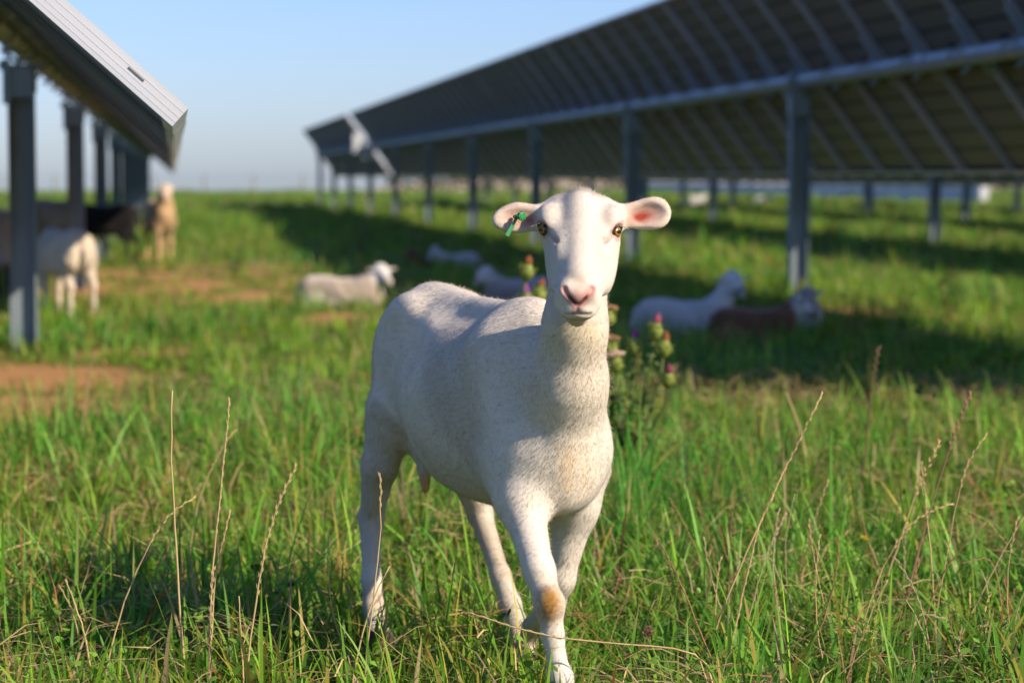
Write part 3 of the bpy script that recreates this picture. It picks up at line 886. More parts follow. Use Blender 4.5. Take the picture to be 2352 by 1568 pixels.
# eyes: amber with a level dark pupil
def eye_mesh(ctr, look, r):
    look = unit(look); rt = unit(np.cross(look, up)); vv = np.cross(rt, look)
    th = np.concatenate([np.linspace(0, 1.0, 15), np.linspace(1.1, math.pi, 8)]); ph = np.linspace(0, 2*math.pi, 40, endpoint=False)
    V = []; Cc = []
    for t in th:
        for p in ph:
            a, b = math.sin(t)*math.cos(p), math.sin(t)*math.sin(p)
            V.append(ctr+r*(look*math.cos(t)+rt*a+vv*b))
            rr = math.hypot(a, b)
            pup = (a/0.50)**4+(b/0.26)**2 < 1
            Cc.append((0.006, 0.005, 0.005) if pup else ((0.30, 0.15, 0.02) if rr < 0.7 else ((0.05, 0.03, 0.02) if rr < 0.9 else (0.10, 0.06, 0.05))))
    n, m = len(th), len(ph)
    Fq = np.array([(i*m+j, (i+1)*m+j, (i+1)*m+(j+1) % m, i*m+(j+1) % m) for i in range(n-1) for j in range(m)])
    return npmesh('eye', rel(np.array(V)), Fq, M['eye'], np.array(Cc))
M['eye'] = tint_mat('wet_eye', 0.06, 0, 0.6)
for s in (-1, 1):
    obj('eye', eye_mesh(hp(0.098, s*0.0625, 0.008), he*s*0.80+np.array([0, -0.62, 0.0])+up*0.0, 0.0128), EWE)
# upper lashes
M['lash'] = mat('lash_hair', (0.55, 0.48, 0.40), 0.8)
for s in (-1, 1):
    b = MB()
    for i in range(16):
        a = i/15; p0 = hp(0.088+0.004*abs(a-0.5), s*(0.058+0.022*a), 0.024-0.012*a)
        d = unit(he*s*(0.2+0.7*a)+np.array([0, -0.7, -0.1-0.25*random.random()]))*random.uniform(0.008, 0.014)
        b.tube([rel(p0), rel(p0+d*0.6), rel(p0+d+up*-0.002)], [0.0005, 0.0004, 0.0001], 4)
    tag(b.build('eyelashes', M['lash'], EWE), kind='stuff')
# green ear tag: button on the stud and the long blade hanging at a slant
M['tag_green'] = mat('green_plastic', (0.008, 0.20, 0.045), 0.35, 0, 0.5)
b = MB()
bc = C(1193, 497, 4.408); ax = unit(np.array([0.55, -0.8, 0.05]))
b.tube([rel(bc+ax*t) for t in (-0.016, 0.0, 0.004, 0.010, 0.011)], [0.0035, 0.0045, 0.0075, 0.0072, 0.005], 14)
for k in range(8):
    a = 2*math.pi*k/8; sd1 = unit(np.cross(ax, up)); sd2 = np.cross(ax, sd1)
    p = bc+ax*0.0075+(sd1*math.cos(a)+sd2*math.sin(a))*0.0072
    b.tube([rel(p-ax*0.003), rel(p+ax*0.003)], [0.0016, 0.0016], 5)
TAG = b.build('ear_tag', M['tag_green'], EWE, smooth=False)
b = MB()
p0, p1 = C(1190, 494, 4.412), C(1164, 542, 4.398)
dd = unit(p1-p0); sd1 = unit(np.cross(dd, [0, 1, 0.2])); nn_ = np.cross(dd, sd1)
pr = [p0-dd*0.004, p0+(p1-p0)*0.3, p1-dd*0.003, p1]; wd = [0.0032, 0.0030, 0.0042, 0.0030]
vv = []
for p, w_ in zip(pr, wd):
    for a, c_ in ((-1, -1), (1, -1), (1, 1), (-1, 1)): vv.append(rel(p+sd1*a*w_*0.9+nn_*c_*0.0011))
ff = [(i*4+k, i*4+(k+1) % 4, (i+1)*4+(k+1) % 4, (i+1)*4+k) for i in range(3) for k in range(4)]+[(0, 1, 2, 3)[::-1], (12, 13, 14, 15)]
b.add(vv, ff); b.build('tag_blade', M['tag_green'], TAG)
# ------------------------------------------------------------------ the rest of the flock
def flock_mesh(pose, head_turn=0.0, nod=0.0, vox=0.015):
    """x forward, y to the animal's left, z up; origin on the ground under the trunk"""
    ex, ey, ez = np.eye(3)
    lie = pose == 'lying'
    dz = -0.325 if lie else 0.0
    fd = Field(np.arange(-0.65, 0.85, vox), np.arange(-0.45, 0.45, vox), np.arange(-0.05, 1.06, vox))
    wk = 1.12 if lie else 1.0
    fd.sweep([-0.28, 0, dz], [ex, ey, ez],
             [-0.125, -0.09, -0.03, 0.05, 0.15, 0.26, 0.38, 0.48, 0.56, 0.62, 0.665],
             [0.60, 0.695, 0.735, 0.745, 0.738, 0.722, 0.725, 0.742, 0.730, 0.680, 0.590],
             [0.56, 0.475, 0.42, 0.38, 0.352, 0.335, 0.335, 0.345, 0.365, 0.395, 0.50],
             np.array([0.03, 0.085, 0.118, 0.130, 0.152, 0.168, 0.164, 0.146, 0.124, 0.098, 0.04])*wk, pw=2.2)
    ht = head_turn
    fw = np.array([math.cos(ht), math.sin(ht), 0])
    if pose == 'grazing':
        nb, nt_ = np.array([0.24, 0, 0.60]), np.array([0.55, 0, 0.34])
        hd = unit(np.array([0.45, 0, -0.9])); nt2 = nt_
    else:
        nb, nt_ = np.array([0.24, 0, 0.60+dz]), np.array([0.35, 0, ((0.90 if nod == 0.02 else 0.80) if lie else 0.86)+dz])+fw*0.02
        hd = unit(fw*(0.75)+np.array([0, 0, -0.62-nod]))
    sdv = unit(np.cross(ez, fw)) if pose != 'grazing' else ey
    nrm = np.cross(hd, sdv); nrm = nrm if (nrm[2] > 0 or pose == 'grazing') else -nrm
    if pose == 'grazing' and nrm[0] < 0: nrm = -nrm
    fd.cone(nb, nt_, 0.11, 0.065, 0.07)
    ho = nt_-hd*0.03+nrm*0.015
    fd.sweep(ho, [hd, sdv, nrm], [-0.03, 0.0, 0.04, 0.09, 0.14, 0.19, 0.23, 0.26], [0.0, 0.035, 0.048, 0.045, 0.036, 0.03, 0.024, 0.0],
             [-0.02, -0.05, -0.07, -0.08, -0.07, -0.052, -0.044, -0.025], [0.02, 0.05, 0.066, 0.07, 0.055, 0.042, 0.037, 0.015], 0.03)
    for s in (-1, 1):
        c = ho+hd*0.05+sdv*s*0.065
        fd.cone(c, c+sdv*s*0.085-hd*0.01, 0.022, 0.018, 0.02, side=nrm, flat=0.6)
    if lie:
        for s in (-1, 1):
            fd.ell([-0.24, s*0.13, 0.12], (0.16, 0.07, 0.11), None, 0.05)
            fd.cone([-0.30, s*0.17, 0.05], [-0.02, s*0.19, 0.035], 0.05, 0.028, 0.03)
            fd.cone([0.25, s*0.09, 0.09], [0.40, s*0.09, 0.05], 0.055, 0.035, 0.04)
            fd.cone([0.40, s*0.09, 0.05], [0.24, s*0.10, 0.028], 0.03, 0.024, 0.02)
    else:
        for s in (-1, 1):
            j = 0.05*s
            fd.ell([-0.29, s*0.08, 0.53], (0.10, 0.06, 0.16), None, 0.05)
            p = [[-0.29, s*0.09, 0.47], [-0.24+j, s*0.085, 0.36], [-0.345+j, s*0.085, 0.25], [-0.325+j, s*0.085, 0.10], [-0.30+j, s*0.085, 0.015]]
            for i, (a, b_) in enumerate(((0.07, 0.05), (0.05, 0.032), (0.03, 0.022), (0.022, 0.028))): fd.cone(p[i], p[i+1], a, b_, 0.03)
            p = [[0.27, s*0.09, 0.48], [0.25-j, s*0.085, 0.37], [0.265-j, s*0.085, 0.22], [0.26-j, s*0.085, 0.10], [0.28-j, s*0.085, 0.015]]
            for i, (a, b_) in enumerate(((0.06, 0.045), (0.042, 0.028), (0.028, 0.022), (0.022, 0.028))): fd.cone(p[i], p[i+1], a, b_, 0.03)
    fd.cone([-0.395, 0, 0.66+dz], [-0.43, 0, 0.45+dz], 0.03, 0.018, 0.03)
    V, Q = fd.mesh()
    V = smooth_mesh(V, Q, 2)
    V = V+vnormals(V, Q)*((vnoise3(V, 22)-0.5)*0.018+(vnoise3(V+4, 9)-0.5)*0.02)[:, None]
    hm = ss(0.05, -0.02, np.linalg.norm(V-(ho+hd*0.10), axis=1)-0.11)
    face = ss(0.15, 0.21, (V-ho)@hd)*hm
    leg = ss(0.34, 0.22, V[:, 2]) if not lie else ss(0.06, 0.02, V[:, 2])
    return V, Q, hm, face, leg
_fl = {}
def flock_sheep(label, pos, rz, pose, turn, body, headc, muzzle=None, legc=None, scale=1.0, nod=0.0, patch=None):
    key = (pose, round(turn, 2), nod)
    if key not in _fl: _fl[key] = flock_mesh(pose, turn, nod)
    V, Q, hm, face, leg = _fl[key]
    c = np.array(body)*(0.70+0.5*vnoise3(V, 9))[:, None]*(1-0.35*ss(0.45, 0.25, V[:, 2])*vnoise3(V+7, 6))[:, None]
    mixw = lambda c, col, w: c*(1-w[:, None])+np.array(col)*w[:, None]
    if patch is not None: c = mixw(c, patch, ss(0.48, 0.56, vnoise3(V+2.2, 5)))
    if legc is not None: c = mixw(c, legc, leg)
    c = mixw(c, headc, hm)
    if muzzle is not None: c = mixw(c, muzzle, face)
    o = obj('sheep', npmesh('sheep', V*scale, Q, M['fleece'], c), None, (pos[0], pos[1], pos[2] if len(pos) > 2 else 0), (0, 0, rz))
    return tag(o, label, 'sheep', 'sheep resting and standing in the flock')
M['fleece'] = tint_mat('fleece', 0.9, 0.0, 0.1, sheen=0.2)
WHT, CRM, TAN, GRY, BRN, BLK, PNK = (0.56, 0.53, 0.50), (0.62, 0.51, 0.39), (0.42, 0.27, 0.14), (0.36, 0.33, 0.31), (0.16, 0.075, 0.04), (0.008, 0.007, 0.007), (0.35, 0.24, 0.2)
flock_sheep('cream sheep grazing with its rump to us beside the first steel post', G(150, 722), rad(118), 'grazing', 0, CRM, WHT, None, CRM, 0.84)
flock_sheep('black sheep standing side-on under the panel row', G(245, 602), rad(172), 'grazing', 0, BLK, BLK, None, BLK, 0.92)
flock_sheep('tan sheep with pale face standing out in the open past the black one', G(368, 598), rad(-78), 'standing', -0.25, TAN, (0.55, 0.42, 0.32), PNK, TAN, 1.0)
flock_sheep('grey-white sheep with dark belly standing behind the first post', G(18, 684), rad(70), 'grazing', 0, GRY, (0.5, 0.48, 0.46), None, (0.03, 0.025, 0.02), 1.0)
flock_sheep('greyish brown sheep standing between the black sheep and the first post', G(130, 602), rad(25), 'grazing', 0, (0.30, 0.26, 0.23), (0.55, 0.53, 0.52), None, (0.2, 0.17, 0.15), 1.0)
flock_sheep('cream sheep lying with its white head up at the edge of the shade', (*G(785, 704)[:2], -0.11), rad(-12), 'lying', -0.9, (0.42, 0.34, 0.26), WHT, (0.45, 0.40, 0.36), None, 0.84, patch=(0.5, 0.42, 0.34))
flock_sheep('white sheep lying with lowered head deep in the shaded grass', (*G(1048, 612)[:2], -0.12), rad(170), 'lying', 0.3, WHT, WHT, None, None, 0.66, 0.9)
flock_sheep('brown sheep lying flat next to the white one in shaded grass', (*G(985, 610)[:2], -0.12), rad(200), 'lying', 0.2, BRN, BRN, None, None, 0.62, 0.9)
flock_sheep('grey-bodied sheep with white head lying behind the ewe and thistle', (*G(1195, 708)[:2], -0.06), rad(172), 'lying', 0.9, (0.40, 0.36, 0.34), WHT, PNK, None, 0.72)
flock_sheep('large white sheep stretched out lying in shade with dark muzzle', (*G(1575, 764)[:2], -0.12), rad(-6), 'lying', -1.15, WHT, (0.60, 0.60, 0.60), (0.06, 0.05, 0.05), None, 0.82, 0.02)
flock_sheep('brown sheep with white head lying in front of the steel post', (*G(1735, 782)[:2], -0.08), rad(-20), 'lying', 0.35, BRN, (0.55, 0.54, 0.54), (0.10, 0.08, 0.07), None, 0.68, patch=(0.20, 0.10, 0.055))
flock_sheep('small white sheep lying close against the steel post', (*G(1846, 760)[:2], -0.05), rad(-100), 'lying', 0.2, WHT, (0.3, 0.28, 0.27), None, None, 0.66, 0.6)
flock_sheep('white sheep lying in sun far behind the rows of posts', G(1600, 472), rad(10), 'lying', 0.3, WHT, WHT, None, None, 0.8)
flock_sheep('white sheep lying in sun between the far posts and low white wall', G(1750, 472), rad(-25), 'lying', 0.3, WHT, WHT, None, None, 0.75)
# ------------------------------------------------------------------ grass
def blades(n, ymin, ymax, hlo, hhi, wid, segs, dens_pow=0.0, lean=0.9, hmul=None, xmargin=0.6):
    """strip blades over the wedge of ground in view (with a margin to each side)"""
    out = []
    u = rng.random(n)
    d = np.sqrt(ymin**2+u*(ymax**2-ymin**2)) if dens_pow == 0 else ymin*(ymax/ymin)**u
    half = 0.218*d+xmargin
    lat = rng.uniform(-1, 1, n)*half
    # four in ten blades stand in tussocks and fan out from their middle
    nt_ = max(n//55, 1); m = int(n*0.45)
    own = rng.integers(0, nt_, m)+m
    sz = (0.022+0.05*rng.random(n))*(1+0.03*d)
    a_ = rng.uniform(0, 2*math.pi, m); r_ = np.sqrt(rng.random(m))*sz[own]
    out_az = np.full(n, np.nan)
    lat[:m] = lat[own]+np.cos(a_)*r_; d[:m] = d[own]+np.sin(a_)*r_
    out_az[:m] = np.arctan2(-np.cos(a_)*SP+np.sin(a_)*CP, np.cos(a_)*CP+np.sin(a_)*SP)
    tone = rng.random(n); tone[:m] = tone[own]
    global TUFT; TUFT = (out_az, tone)
    x = lat*CP+d*SP; y = -lat*SP+d*CP
    return x, y, d
def grass_mesh(name, x, y, d, hlo, hhi, wid, segs, lean, pal='near'):
    n = len(x)
    dr = dirt(x, y)
    lush = fbm(x*0.9+3, y*0.9+7); fine_ = fbm(x*4.1, y*4.1)
    keep = rng.random(n) > dr*0.80
    keep &= rng.random(n) < 0.25+1.5*fine_**1.3
    oaz, tone = TUFT
    keep |= (~np.isnan(oaz)) & (rng.random(n) > dr*0.85)
    x, y, d, dr, lush, fine_, oaz, tone = [a[keep] for a in (x, y, d, dr, lush, fine_, oaz, tone)]
    intuft = ~np.isnan(oaz)
    n = len(x)
    z = height(x, y)
    h = (hlo+(hhi-hlo)*rng.random(n)**1.6)*(0.22+1.25*lush)*(1-0.72*dr)*np.where(intuft, 0.85+0.75*tone, 0.9)
    w = wid*rng.uniform(0.55, 1.35, n)
    clump = fbm(x*3.3+40, y*3.3+11)*2*math.pi*2
    az = np.where(intuft, np.nan_to_num(oaz)+rng.normal(0, 0.5, n), clump+rng.normal(0, 0.9, n))
    ln = np.abs(rng.normal(0, lean, n))+0.12
    ln = np.minimum(ln, 1.75)
    # ribbon
    t = np.linspace(0, 1, segs+1)
    th0 = ln*0.42; th1 = ln*1.45
    px = np.zeros((n, segs+1)); pz = np.zeros((n, segs+1))
    for i in range(segs):
        th = th0+(th1-th0)*((i+0.5)/segs)
        px[:, i+1] = px[:, i]+np.sin(th)*h/segs; pz[:, i+1] = pz[:, i]+np.cos(th)*h/segs
    pz = np.maximum(pz, 0.01)
    ca, sa = np.cos(az), np.sin(az)
    tw = rng.normal(0, 0.5, n)
    sx, sy = -np.sin(az+tw), np.cos(az+tw)
    prof = np.clip((1-t)**0.55*np.minimum(1, 0.55+t*2.2), 0.03, 1)
    ww = w[:, None]*prof[None]/2
    Lx = x[:, None]+px*ca[:, None]; Ly = y[:, None]+px*sa[:, None]; Lz = z[:, None]+pz-0.01
    A = np.stack([Lx-sx[:, None]*ww, Ly-sy[:, None]*ww, Lz], -1); B = np.stack([Lx+sx[:, None]*ww, Ly+sy[:, None]*ww, Lz], -1)
    V = np.stack([A, B], 2).reshape(n, (segs+1)*2, 3)
    i = np.arange(segs)
    q = np.stack([2*i, 2*i+1, 2*i+3, 2*i+2], -1)
    Fq = (q[None]+(np.arange(n)*(segs+1)*2)[:, None, None]).reshape(-1, 4)
    # colour of each blade: fresh, dark, yellowing, dead
    r = rng.random(n)
    dryness = np.clip(0.34*fbm(x*1.3+20, y*1.3)+0.6*dr, 0, 1)
    c = np.empty((n, 3))
    g = rng.random(n)[:, None]
    patchv = np.clip((lush-0.35)*2.2, 0, 1)[:, None]
    c[:] = (np.array([0.105, 0.25, 0.018])*(1-g)+np.array([0.27, 0.42, 0.03])*g)*(1-patchv)+(np.array([0.045, 0.235, 0.030])*(1-g)+np.array([0.14, 0.39, 0.038])*g)*patchv
    yl = r < dryness*0.75+0.04; c[yl] = np.array([0.42, 0.36, 0.06])*rng.uniform(0.7, 1.1, (yl.sum(), 1))
    dd = r < dryness*0.30; c[dd] = np.array([0.40, 0.29, 0.14])*rng.uniform(0.6, 1.15, (dd.sum(), 1))
    rd = r > 0.993; c[rd] = np.array([0.34, 0.13, 0.04])
    c *= rng.uniform(0.75, 1.2, (n, 1))
    c[intuft] *= (0.62+0.75*tone[intuft])[:, None]
    cols = np.repeat(c[:, None], (segs+1)*2, 1).copy()
    tipdry = (rng.random(n) < 0.25)
    cols[tipdry, -4:] = cols[tipdry, -4:]*0.45+np.array([0.36, 0.26, 0.10])*0.55
    return npmesh(name, V.reshape(-1, 3), Fq, M['blade'], cols.reshape(-1, 3))
for nm, n, y0, y1, hl, hh, wd, sg, le, lab in (
        ('short_grass', 96000, 3.9, 9.5, 0.06, 0.245, 0.0094, 5, 1.5, 'green pasture grass around the ewe'),
        ('short_grass', 110000, 9.5, 24, 0.05, 0.22, 0.0135, 3, 1.2, 'green pasture grass in front of the lying sheep'),
        ('short_grass', 90000, 24, 62, 0.07, 0.26, 0.024, 2, 0.6, 'green pasture grass under the panel rows'),
        ('short_grass', 60000, 62, 170, 0.08, 0.3, 0.07, 2, 0.6, 'green pasture grass towards the far crest')):
    x, y, d = blades(n, y0, y1, hl, hh, wd, sg)
    o = obj(nm, grass_mesh(nm, x, y, d, hl, hh, wd, sg, le))
    tag(o, lab, 'grass', kind='stuff')

# small broad leaves (clover, plantain) low among the blades
def broadleaf(n, y0, y1):
    x, y, d = blades(n, y0, y1, 0, 0, 0, 0)
    k = (fbm(x*1.6+60, y*1.6+9) > 0.50) & (dirt(x, y) < 0.5); x, y = x[k], y[k]; n = len(x)
    z = height(x, y)+rng.uniform(0.03, 0.13, n); r = rng.uniform(0.006, 0.013, n)*np.where(rng.random(n) < 0.05, 1.6, 1)
    az = rng.uniform(0, 2*math.pi, n); tl = rng.normal(0, 0.45, n)
    u = np.stack([np.cos(az)*np.cos(tl), np.sin(az)*np.cos(tl), np.sin(tl)], -1); v = np.stack([-np.sin(az), np.cos(az), rng.normal(0, 0.3, n)], -1)
    p = np.stack([x, y, z], -1); prof = [(-1, 0), (-0.55, 0.62), (0.1, 0.78), (0.7, 0.5), (1.05, 0), (0.7, -0.5), (0.1, -0.78), (-0.55, -0.62)]
    V = np.stack([p+u*(a*r)[:, None]+v*(b_*r)[:, None]+np.array([0, 0, 1])*(0.25*abs(b_)*r)[:, None] for a, b_ in prof], 1)
    b0 = np.arange(n)*8
    c = (np.array([0.09, 0.21, 0.022])*(1-rng.random((n, 1)))+np.array([0.18, 0.30, 0.04])*rng.random((n, 1)))
    me = npmesh('ground_leaves', V.reshape(-1, 3), [np.stack([b0, b0+1, b0+6, b0+7], -1), np.stack([b0+1, b0+2, b0+5, b0+6], -1), np.stack([b0+2, b0+3, b0+4, b0+5], -1)], M['leaf'], np.repeat(c, 8, 0))
    return tag(obj('ground_leaves', me), 'small broad green leaves low in the pasture grass', 'leaves', kind='stuff')
broadleaf(16000, 3.9, 12)

# fine dead thatch lying between the blades
def thatch(n, y0, y1, wd, ll):
    x, y, d = blades(n, y0, y1, 0, 0, 0, 0)
    az = rng.uniform(0, 2*math.pi, n); l = rng.uniform(0.4, 1, n)*ll
    z0 = height(x, y)+rng.uniform(0.004, 0.12, n)*(1-0.6*dirt(x, y)); tl = rng.normal(0.12, 0.3, n)
    dx, dy, dz = np.cos(az)*l, np.sin(az)*l, l*tl
    mid = np.stack([x+dx*0.5, y+dy*0.5, z0+dz*0.5+l*0.08], -1)
    a = np.stack([x, y, z0], -1); e = np.stack([x+dx, y+dy, np.maximum(z0+dz*0.8, 0.003)], -1)
    s = np.stack([-np.sin(az), np.cos(az), rng.normal(0, 0.4, n)], -1)*wd
    V = np.stack([a-s, a+s, mid-s, mid+s, e], 1).reshape(-1, 3)
    b0 = np.arange(n)*5
    c = np.array([0.50, 0.37, 0.17])*rng.uniform(0.5, 1.25, (n, 1)); k = rng.random(n) < 0.3; c[k] = np.array([0.33, 0.17, 0.07])*rng.uniform(0.6, 1.1, (k.sum(), 1))
    me = npmesh('dead_grass', V, [np.stack([b0, b0+1, b0+3, b0+2], -1), np.stack([b0+2, b0+3, b0+4], -1)], M['straw'], np.repeat(c, 5, 0))
    return tag(obj('dead_grass', me), 'thin dead grass litter between the green blades', 'grass', kind='stuff')
thatch(17000, 3.9, 11, 0.0012, 0.17)

# ------------------------------------------------------------------ tall dry stalks, one object each
def stalk_mesh(pts, r0, seed_frac, seedw, col, origin):
    b = MB()
    P = [np.asarray(p, float) for p in pts]
    seg = [np.linalg.norm(P[i+1]-P[i]) for i in range(len(P)-1)]; tot = sum(seg)
    cum = np.concatenate([[0], np.cumsum(seg)])/tot
    q = np.linspace(0, 1, 15)
    Q3 = np.stack([np.interp(q, cum, [p[k] for p in P]) for k in range(3)], -1)
    Q3[1:-1] = Q3[1:-1]*0.5+0.25*(Q3[:-2]+Q3[2:])
    Q3[1:-1] = Q3[1:-1]*0.5+0.25*(Q3[:-2]+Q3[2:])
    Q3[1:-1] += rng.normal(0, 0.0007, (13, 3))
    b.tube([p-origin for p in Q3], [r0*1.45*(1-0.5*t) for t in q], 6)
    if seed_frac > 0:
        m = int(seed_frac*tot/0.011)
        for i in range(m):
            t = 1-seed_frac+seed_frac*i/m
            p = np.array([np.interp(t, q, Q3[:, k]) for k in range(3)])-origin
            p2 = np.array([np.interp(min(t+0.012/tot, 1), q, Q3[:, k]) for k in range(3)])-origin
            dr_ = unit(p2-p+1e-6); sd_ = unit(np.cross(dr_, [0.3, 0.9, 0.1]))*(1 if i % 2 else -1)
            a = p+sd_*seedw*0.5
            b.tube([p, a+dr_*0.006, p+sd_*seedw*0.9+dr_*0.014], [0.0004, seedw*0.42, 0.0002], 5)
    me = b.mesh('stalk', M['straw'], True)
    a = me.color_attributes.new('tint', 'FLOAT_COLOR', 'POINT')
    n = len(me.vertices); cc = np.ones((n, 4), np.float32)
    cc[:, :3] = np.array(col)*rng.uniform(0.85, 1.12, (n, 1))
    a.data.foreach_set('color', cc.ravel())
    return me
STRAW = (0.60, 0.44, 0.21)
def stalk(name, label, px, d, r=0.0016, seed=0.4, sw=0.003, col=STRAW, group=None, lean=0.0):
    """px: picture points from the base up; d: ground distance of the base; the foot is carried down to the soil"""
    pts = [W(C(a, b_, d+lean*i)) for i, (a, b_) in enumerate(px)]
    p0, p1 = pts[0], pts[1]
    if p0[2] > 0.0:
        dirn = (p0-p1)/max(p1[2]-p0[2], 1e-3) if p1[2] > p0[2]+0.02 else np.array([0, 0, -1.0])
        f_ = p0+dirn*p0[2]*np.array([0.6, 0.6, 1]); f_[2] = -0.01
        pts = [f_]+pts
    org = np.array([pts[0][0], pts[0][1], 0.0])
    o = obj(name, stalk_mesh(pts, r, seed, sw, col, org), None, org)
    return tag(o, label, 'grass stalk', group)
N_ = 'dry_grass_stalk'
stalk(N_, 'tallest straight dry stalk, bare and tan, left of the ewe', [(428, 1560), (412, 1400), (397, 1100), (391, 1000), (396, 897)], 4.60, 0.0019, 0.0)
stalk(N_, 'tall dry stalk with slim seed head standing in the pair by the bent one', [(480, 1560), (487, 1300), (510, 1100), (518, 1000), (527, 913)], 4.58, 0.0016, 0.45)
stalk(N_, 'shorter dry stalk in the pair with the tall seed-headed one', [(484, 1520), (492, 1330), (507, 1260), (530, 1170)], 4.62, 0.0015, 0.3)
stalk(N_, 'thick-eared dry stalk rising to half the height of its tall neighbours', [(484, 1562), (482, 1450), (484, 1380), (491, 1300)], 4.56, 0.0015, 0.7, 0.004)
stalk(N_, 'long slanting dry stalk crossing behind the tall bare one', [(250, 1500), (285, 1380), (340, 1250), (395, 1165), (450, 1140)], 4.66, 0.0014, 0.3)
stalk(N_, 'bent dry stalk whose tip leans right behind the tall pair', [(440, 1230), (455, 1150), (490, 1060), (520, 1010), (543, 985)], 5.9, 0.0016, 0.3)
stalk(N_, 'dry stalk leaning right with knobbly seed head between pair and ewe', [(572, 1480), (592, 1370), (610, 1240), (645, 1140), (682, 1065)], 4.55, 0.0016, 0.55, 0.0042)
stalk(N_, 'pale forked dry stalk leaning left at the bottom corner', [(215, 1566), (195, 1460), (175, 1390), (150, 1330)], 4.60, 0.0020, 0.35, 0.003)
stalk(N_, 'short upright broken straw beside the knobbly seed head', [(558, 1540), (552, 1440), (549, 1368)], 4.52, 0.0016, 0.0)
stalk(N_, 'thin curving straw in front of the hind leg', [(845, 1470), (862, 1330), (878, 1180), (872, 1085)], 4.45, 0.0014, 0.15)
stalk(N_, 'straw slanting up across the hind hoof', [(820, 1500), (850, 1390), (872, 1340), (895, 1300)], 4.45, 0.0016, 0.0)
stalk('green_seed_stalk', 'thin green flowering stalk between straws and hind leg', [(752, 1480), (750, 1420), (755, 1350), (765, 1288)], 4.84, 0.0010, 0.6, 0.004, (0.26, 0.28, 0.07))
stalk(N_, 'longest slanting dry stalk with slim tip leaning right on the sunlit grass', [(1620, 1520), (1665, 1380), (1735, 1220), (1790, 1100), (1890, 900)], 4.86, 0.0017, 0.4, 0.003)
stalk(N_, 'short forked straw against the longest slanting stalk', [(1740, 1210), (1755, 1170), (1778, 1135)], 4.86, 0.0016, 0.7, 0.003)
stalk(N_, 'low straw lying across in front of the ewe front hoof', [(1640, 1497), (1450, 1480), (1250, 1463), (1150, 1432), (1066, 1404)], 4.36, 0.0016, 0.4, 0.003)
stalk(N_, 'reddish branched stalk with feathery tip at the shade edge', [(2070, 1420), (2110, 1260), (2150, 1120), (2190, 1000), (2232, 898)], 5.25, 0.0016, 0.25, 0.006, (0.34, 0.20, 0.12))
stalk(N_, 'feather-tipped stalk bowed right next to the reddish branched one', [(2010, 1400), (2060, 1260), (2110, 1110), (2160, 1010)], 5.3, 0.0015, 0.3, 0.006)
stalk(N_, 'upright thin dry stalk between the feathery ones', [(2150, 1480), (2140, 1300), (2126, 1150), (2116, 1060)], 5.0, 0.0014, 0.3)
stalk(N_, 'straw arching over to the right with drooping tip', [(1960, 1500), (2010, 1340), (2060, 1240), (2110, 1180), (2190, 1155)], 5.0, 0.0013, 0.4, 0.004)
stalk(N_, 'very thin tall stalk swaying right near the arching straw', [(2130, 1560), (2160, 1350), (2190, 1190), (2220, 1050), (2268, 995)], 5.0, 0.0011, 0.25)
stalk(N_, 'dark weed stalk with a bud standing in the shade edge', [(1965, 1180), (1990, 1030), (2000, 900), (2018, 795)], 7.2, 0.0028, 0.2, 0.008, (0.20, 0.13, 0.07))
stalk(N_, 'blurred pale straw leaning left at the shade edge', [(1860, 1080), (1835, 980), (1806, 900)], 7.6, 0.0035, 0.0)
# others that only their place tells apart
for i in range(64):
    right = i % 8 >= 2
    bx_ = random.uniform(1480, 2360) if right else random.uniform(10, 830)
    by_ = random.uniform(1330, 1575)
    d0 = G(bx_, by_)[1]/math.cos(PSI)*0.99
    hgt = random.uniform(90, 330)*4.9/d0
    le = random.uniform(-0.45, 0.6)*hgt
    cv = random.uniform(-0.10, 0.10)*hgt
    pts = [(bx_, by_), (bx_+le*0.3+cv, by_-hgt*0.35), (bx_+le*0.62+cv, by_-hgt*0.7), (bx_+le, by_-hgt)]
    if i % 9 == 4: pts[3] = (bx_+le*0.62+cv+hgt*0.3*(1 if le > 0 else -1), by_-hgt*0.6)
    cc_ = [STRAW, (0.46, 0.31, 0.13), (0.55, 0.43, 0.25), (0.34, 0.20, 0.09)][i % 4]
    stalk(N_, 'thin short dry straw among the sunlit green grass', pts, d0, random.uniform(0.0009, 0.0015), random.choice([0, 0.25, 0.4]), 0.003, cc_, 'thin dry straws in the foreground grass')

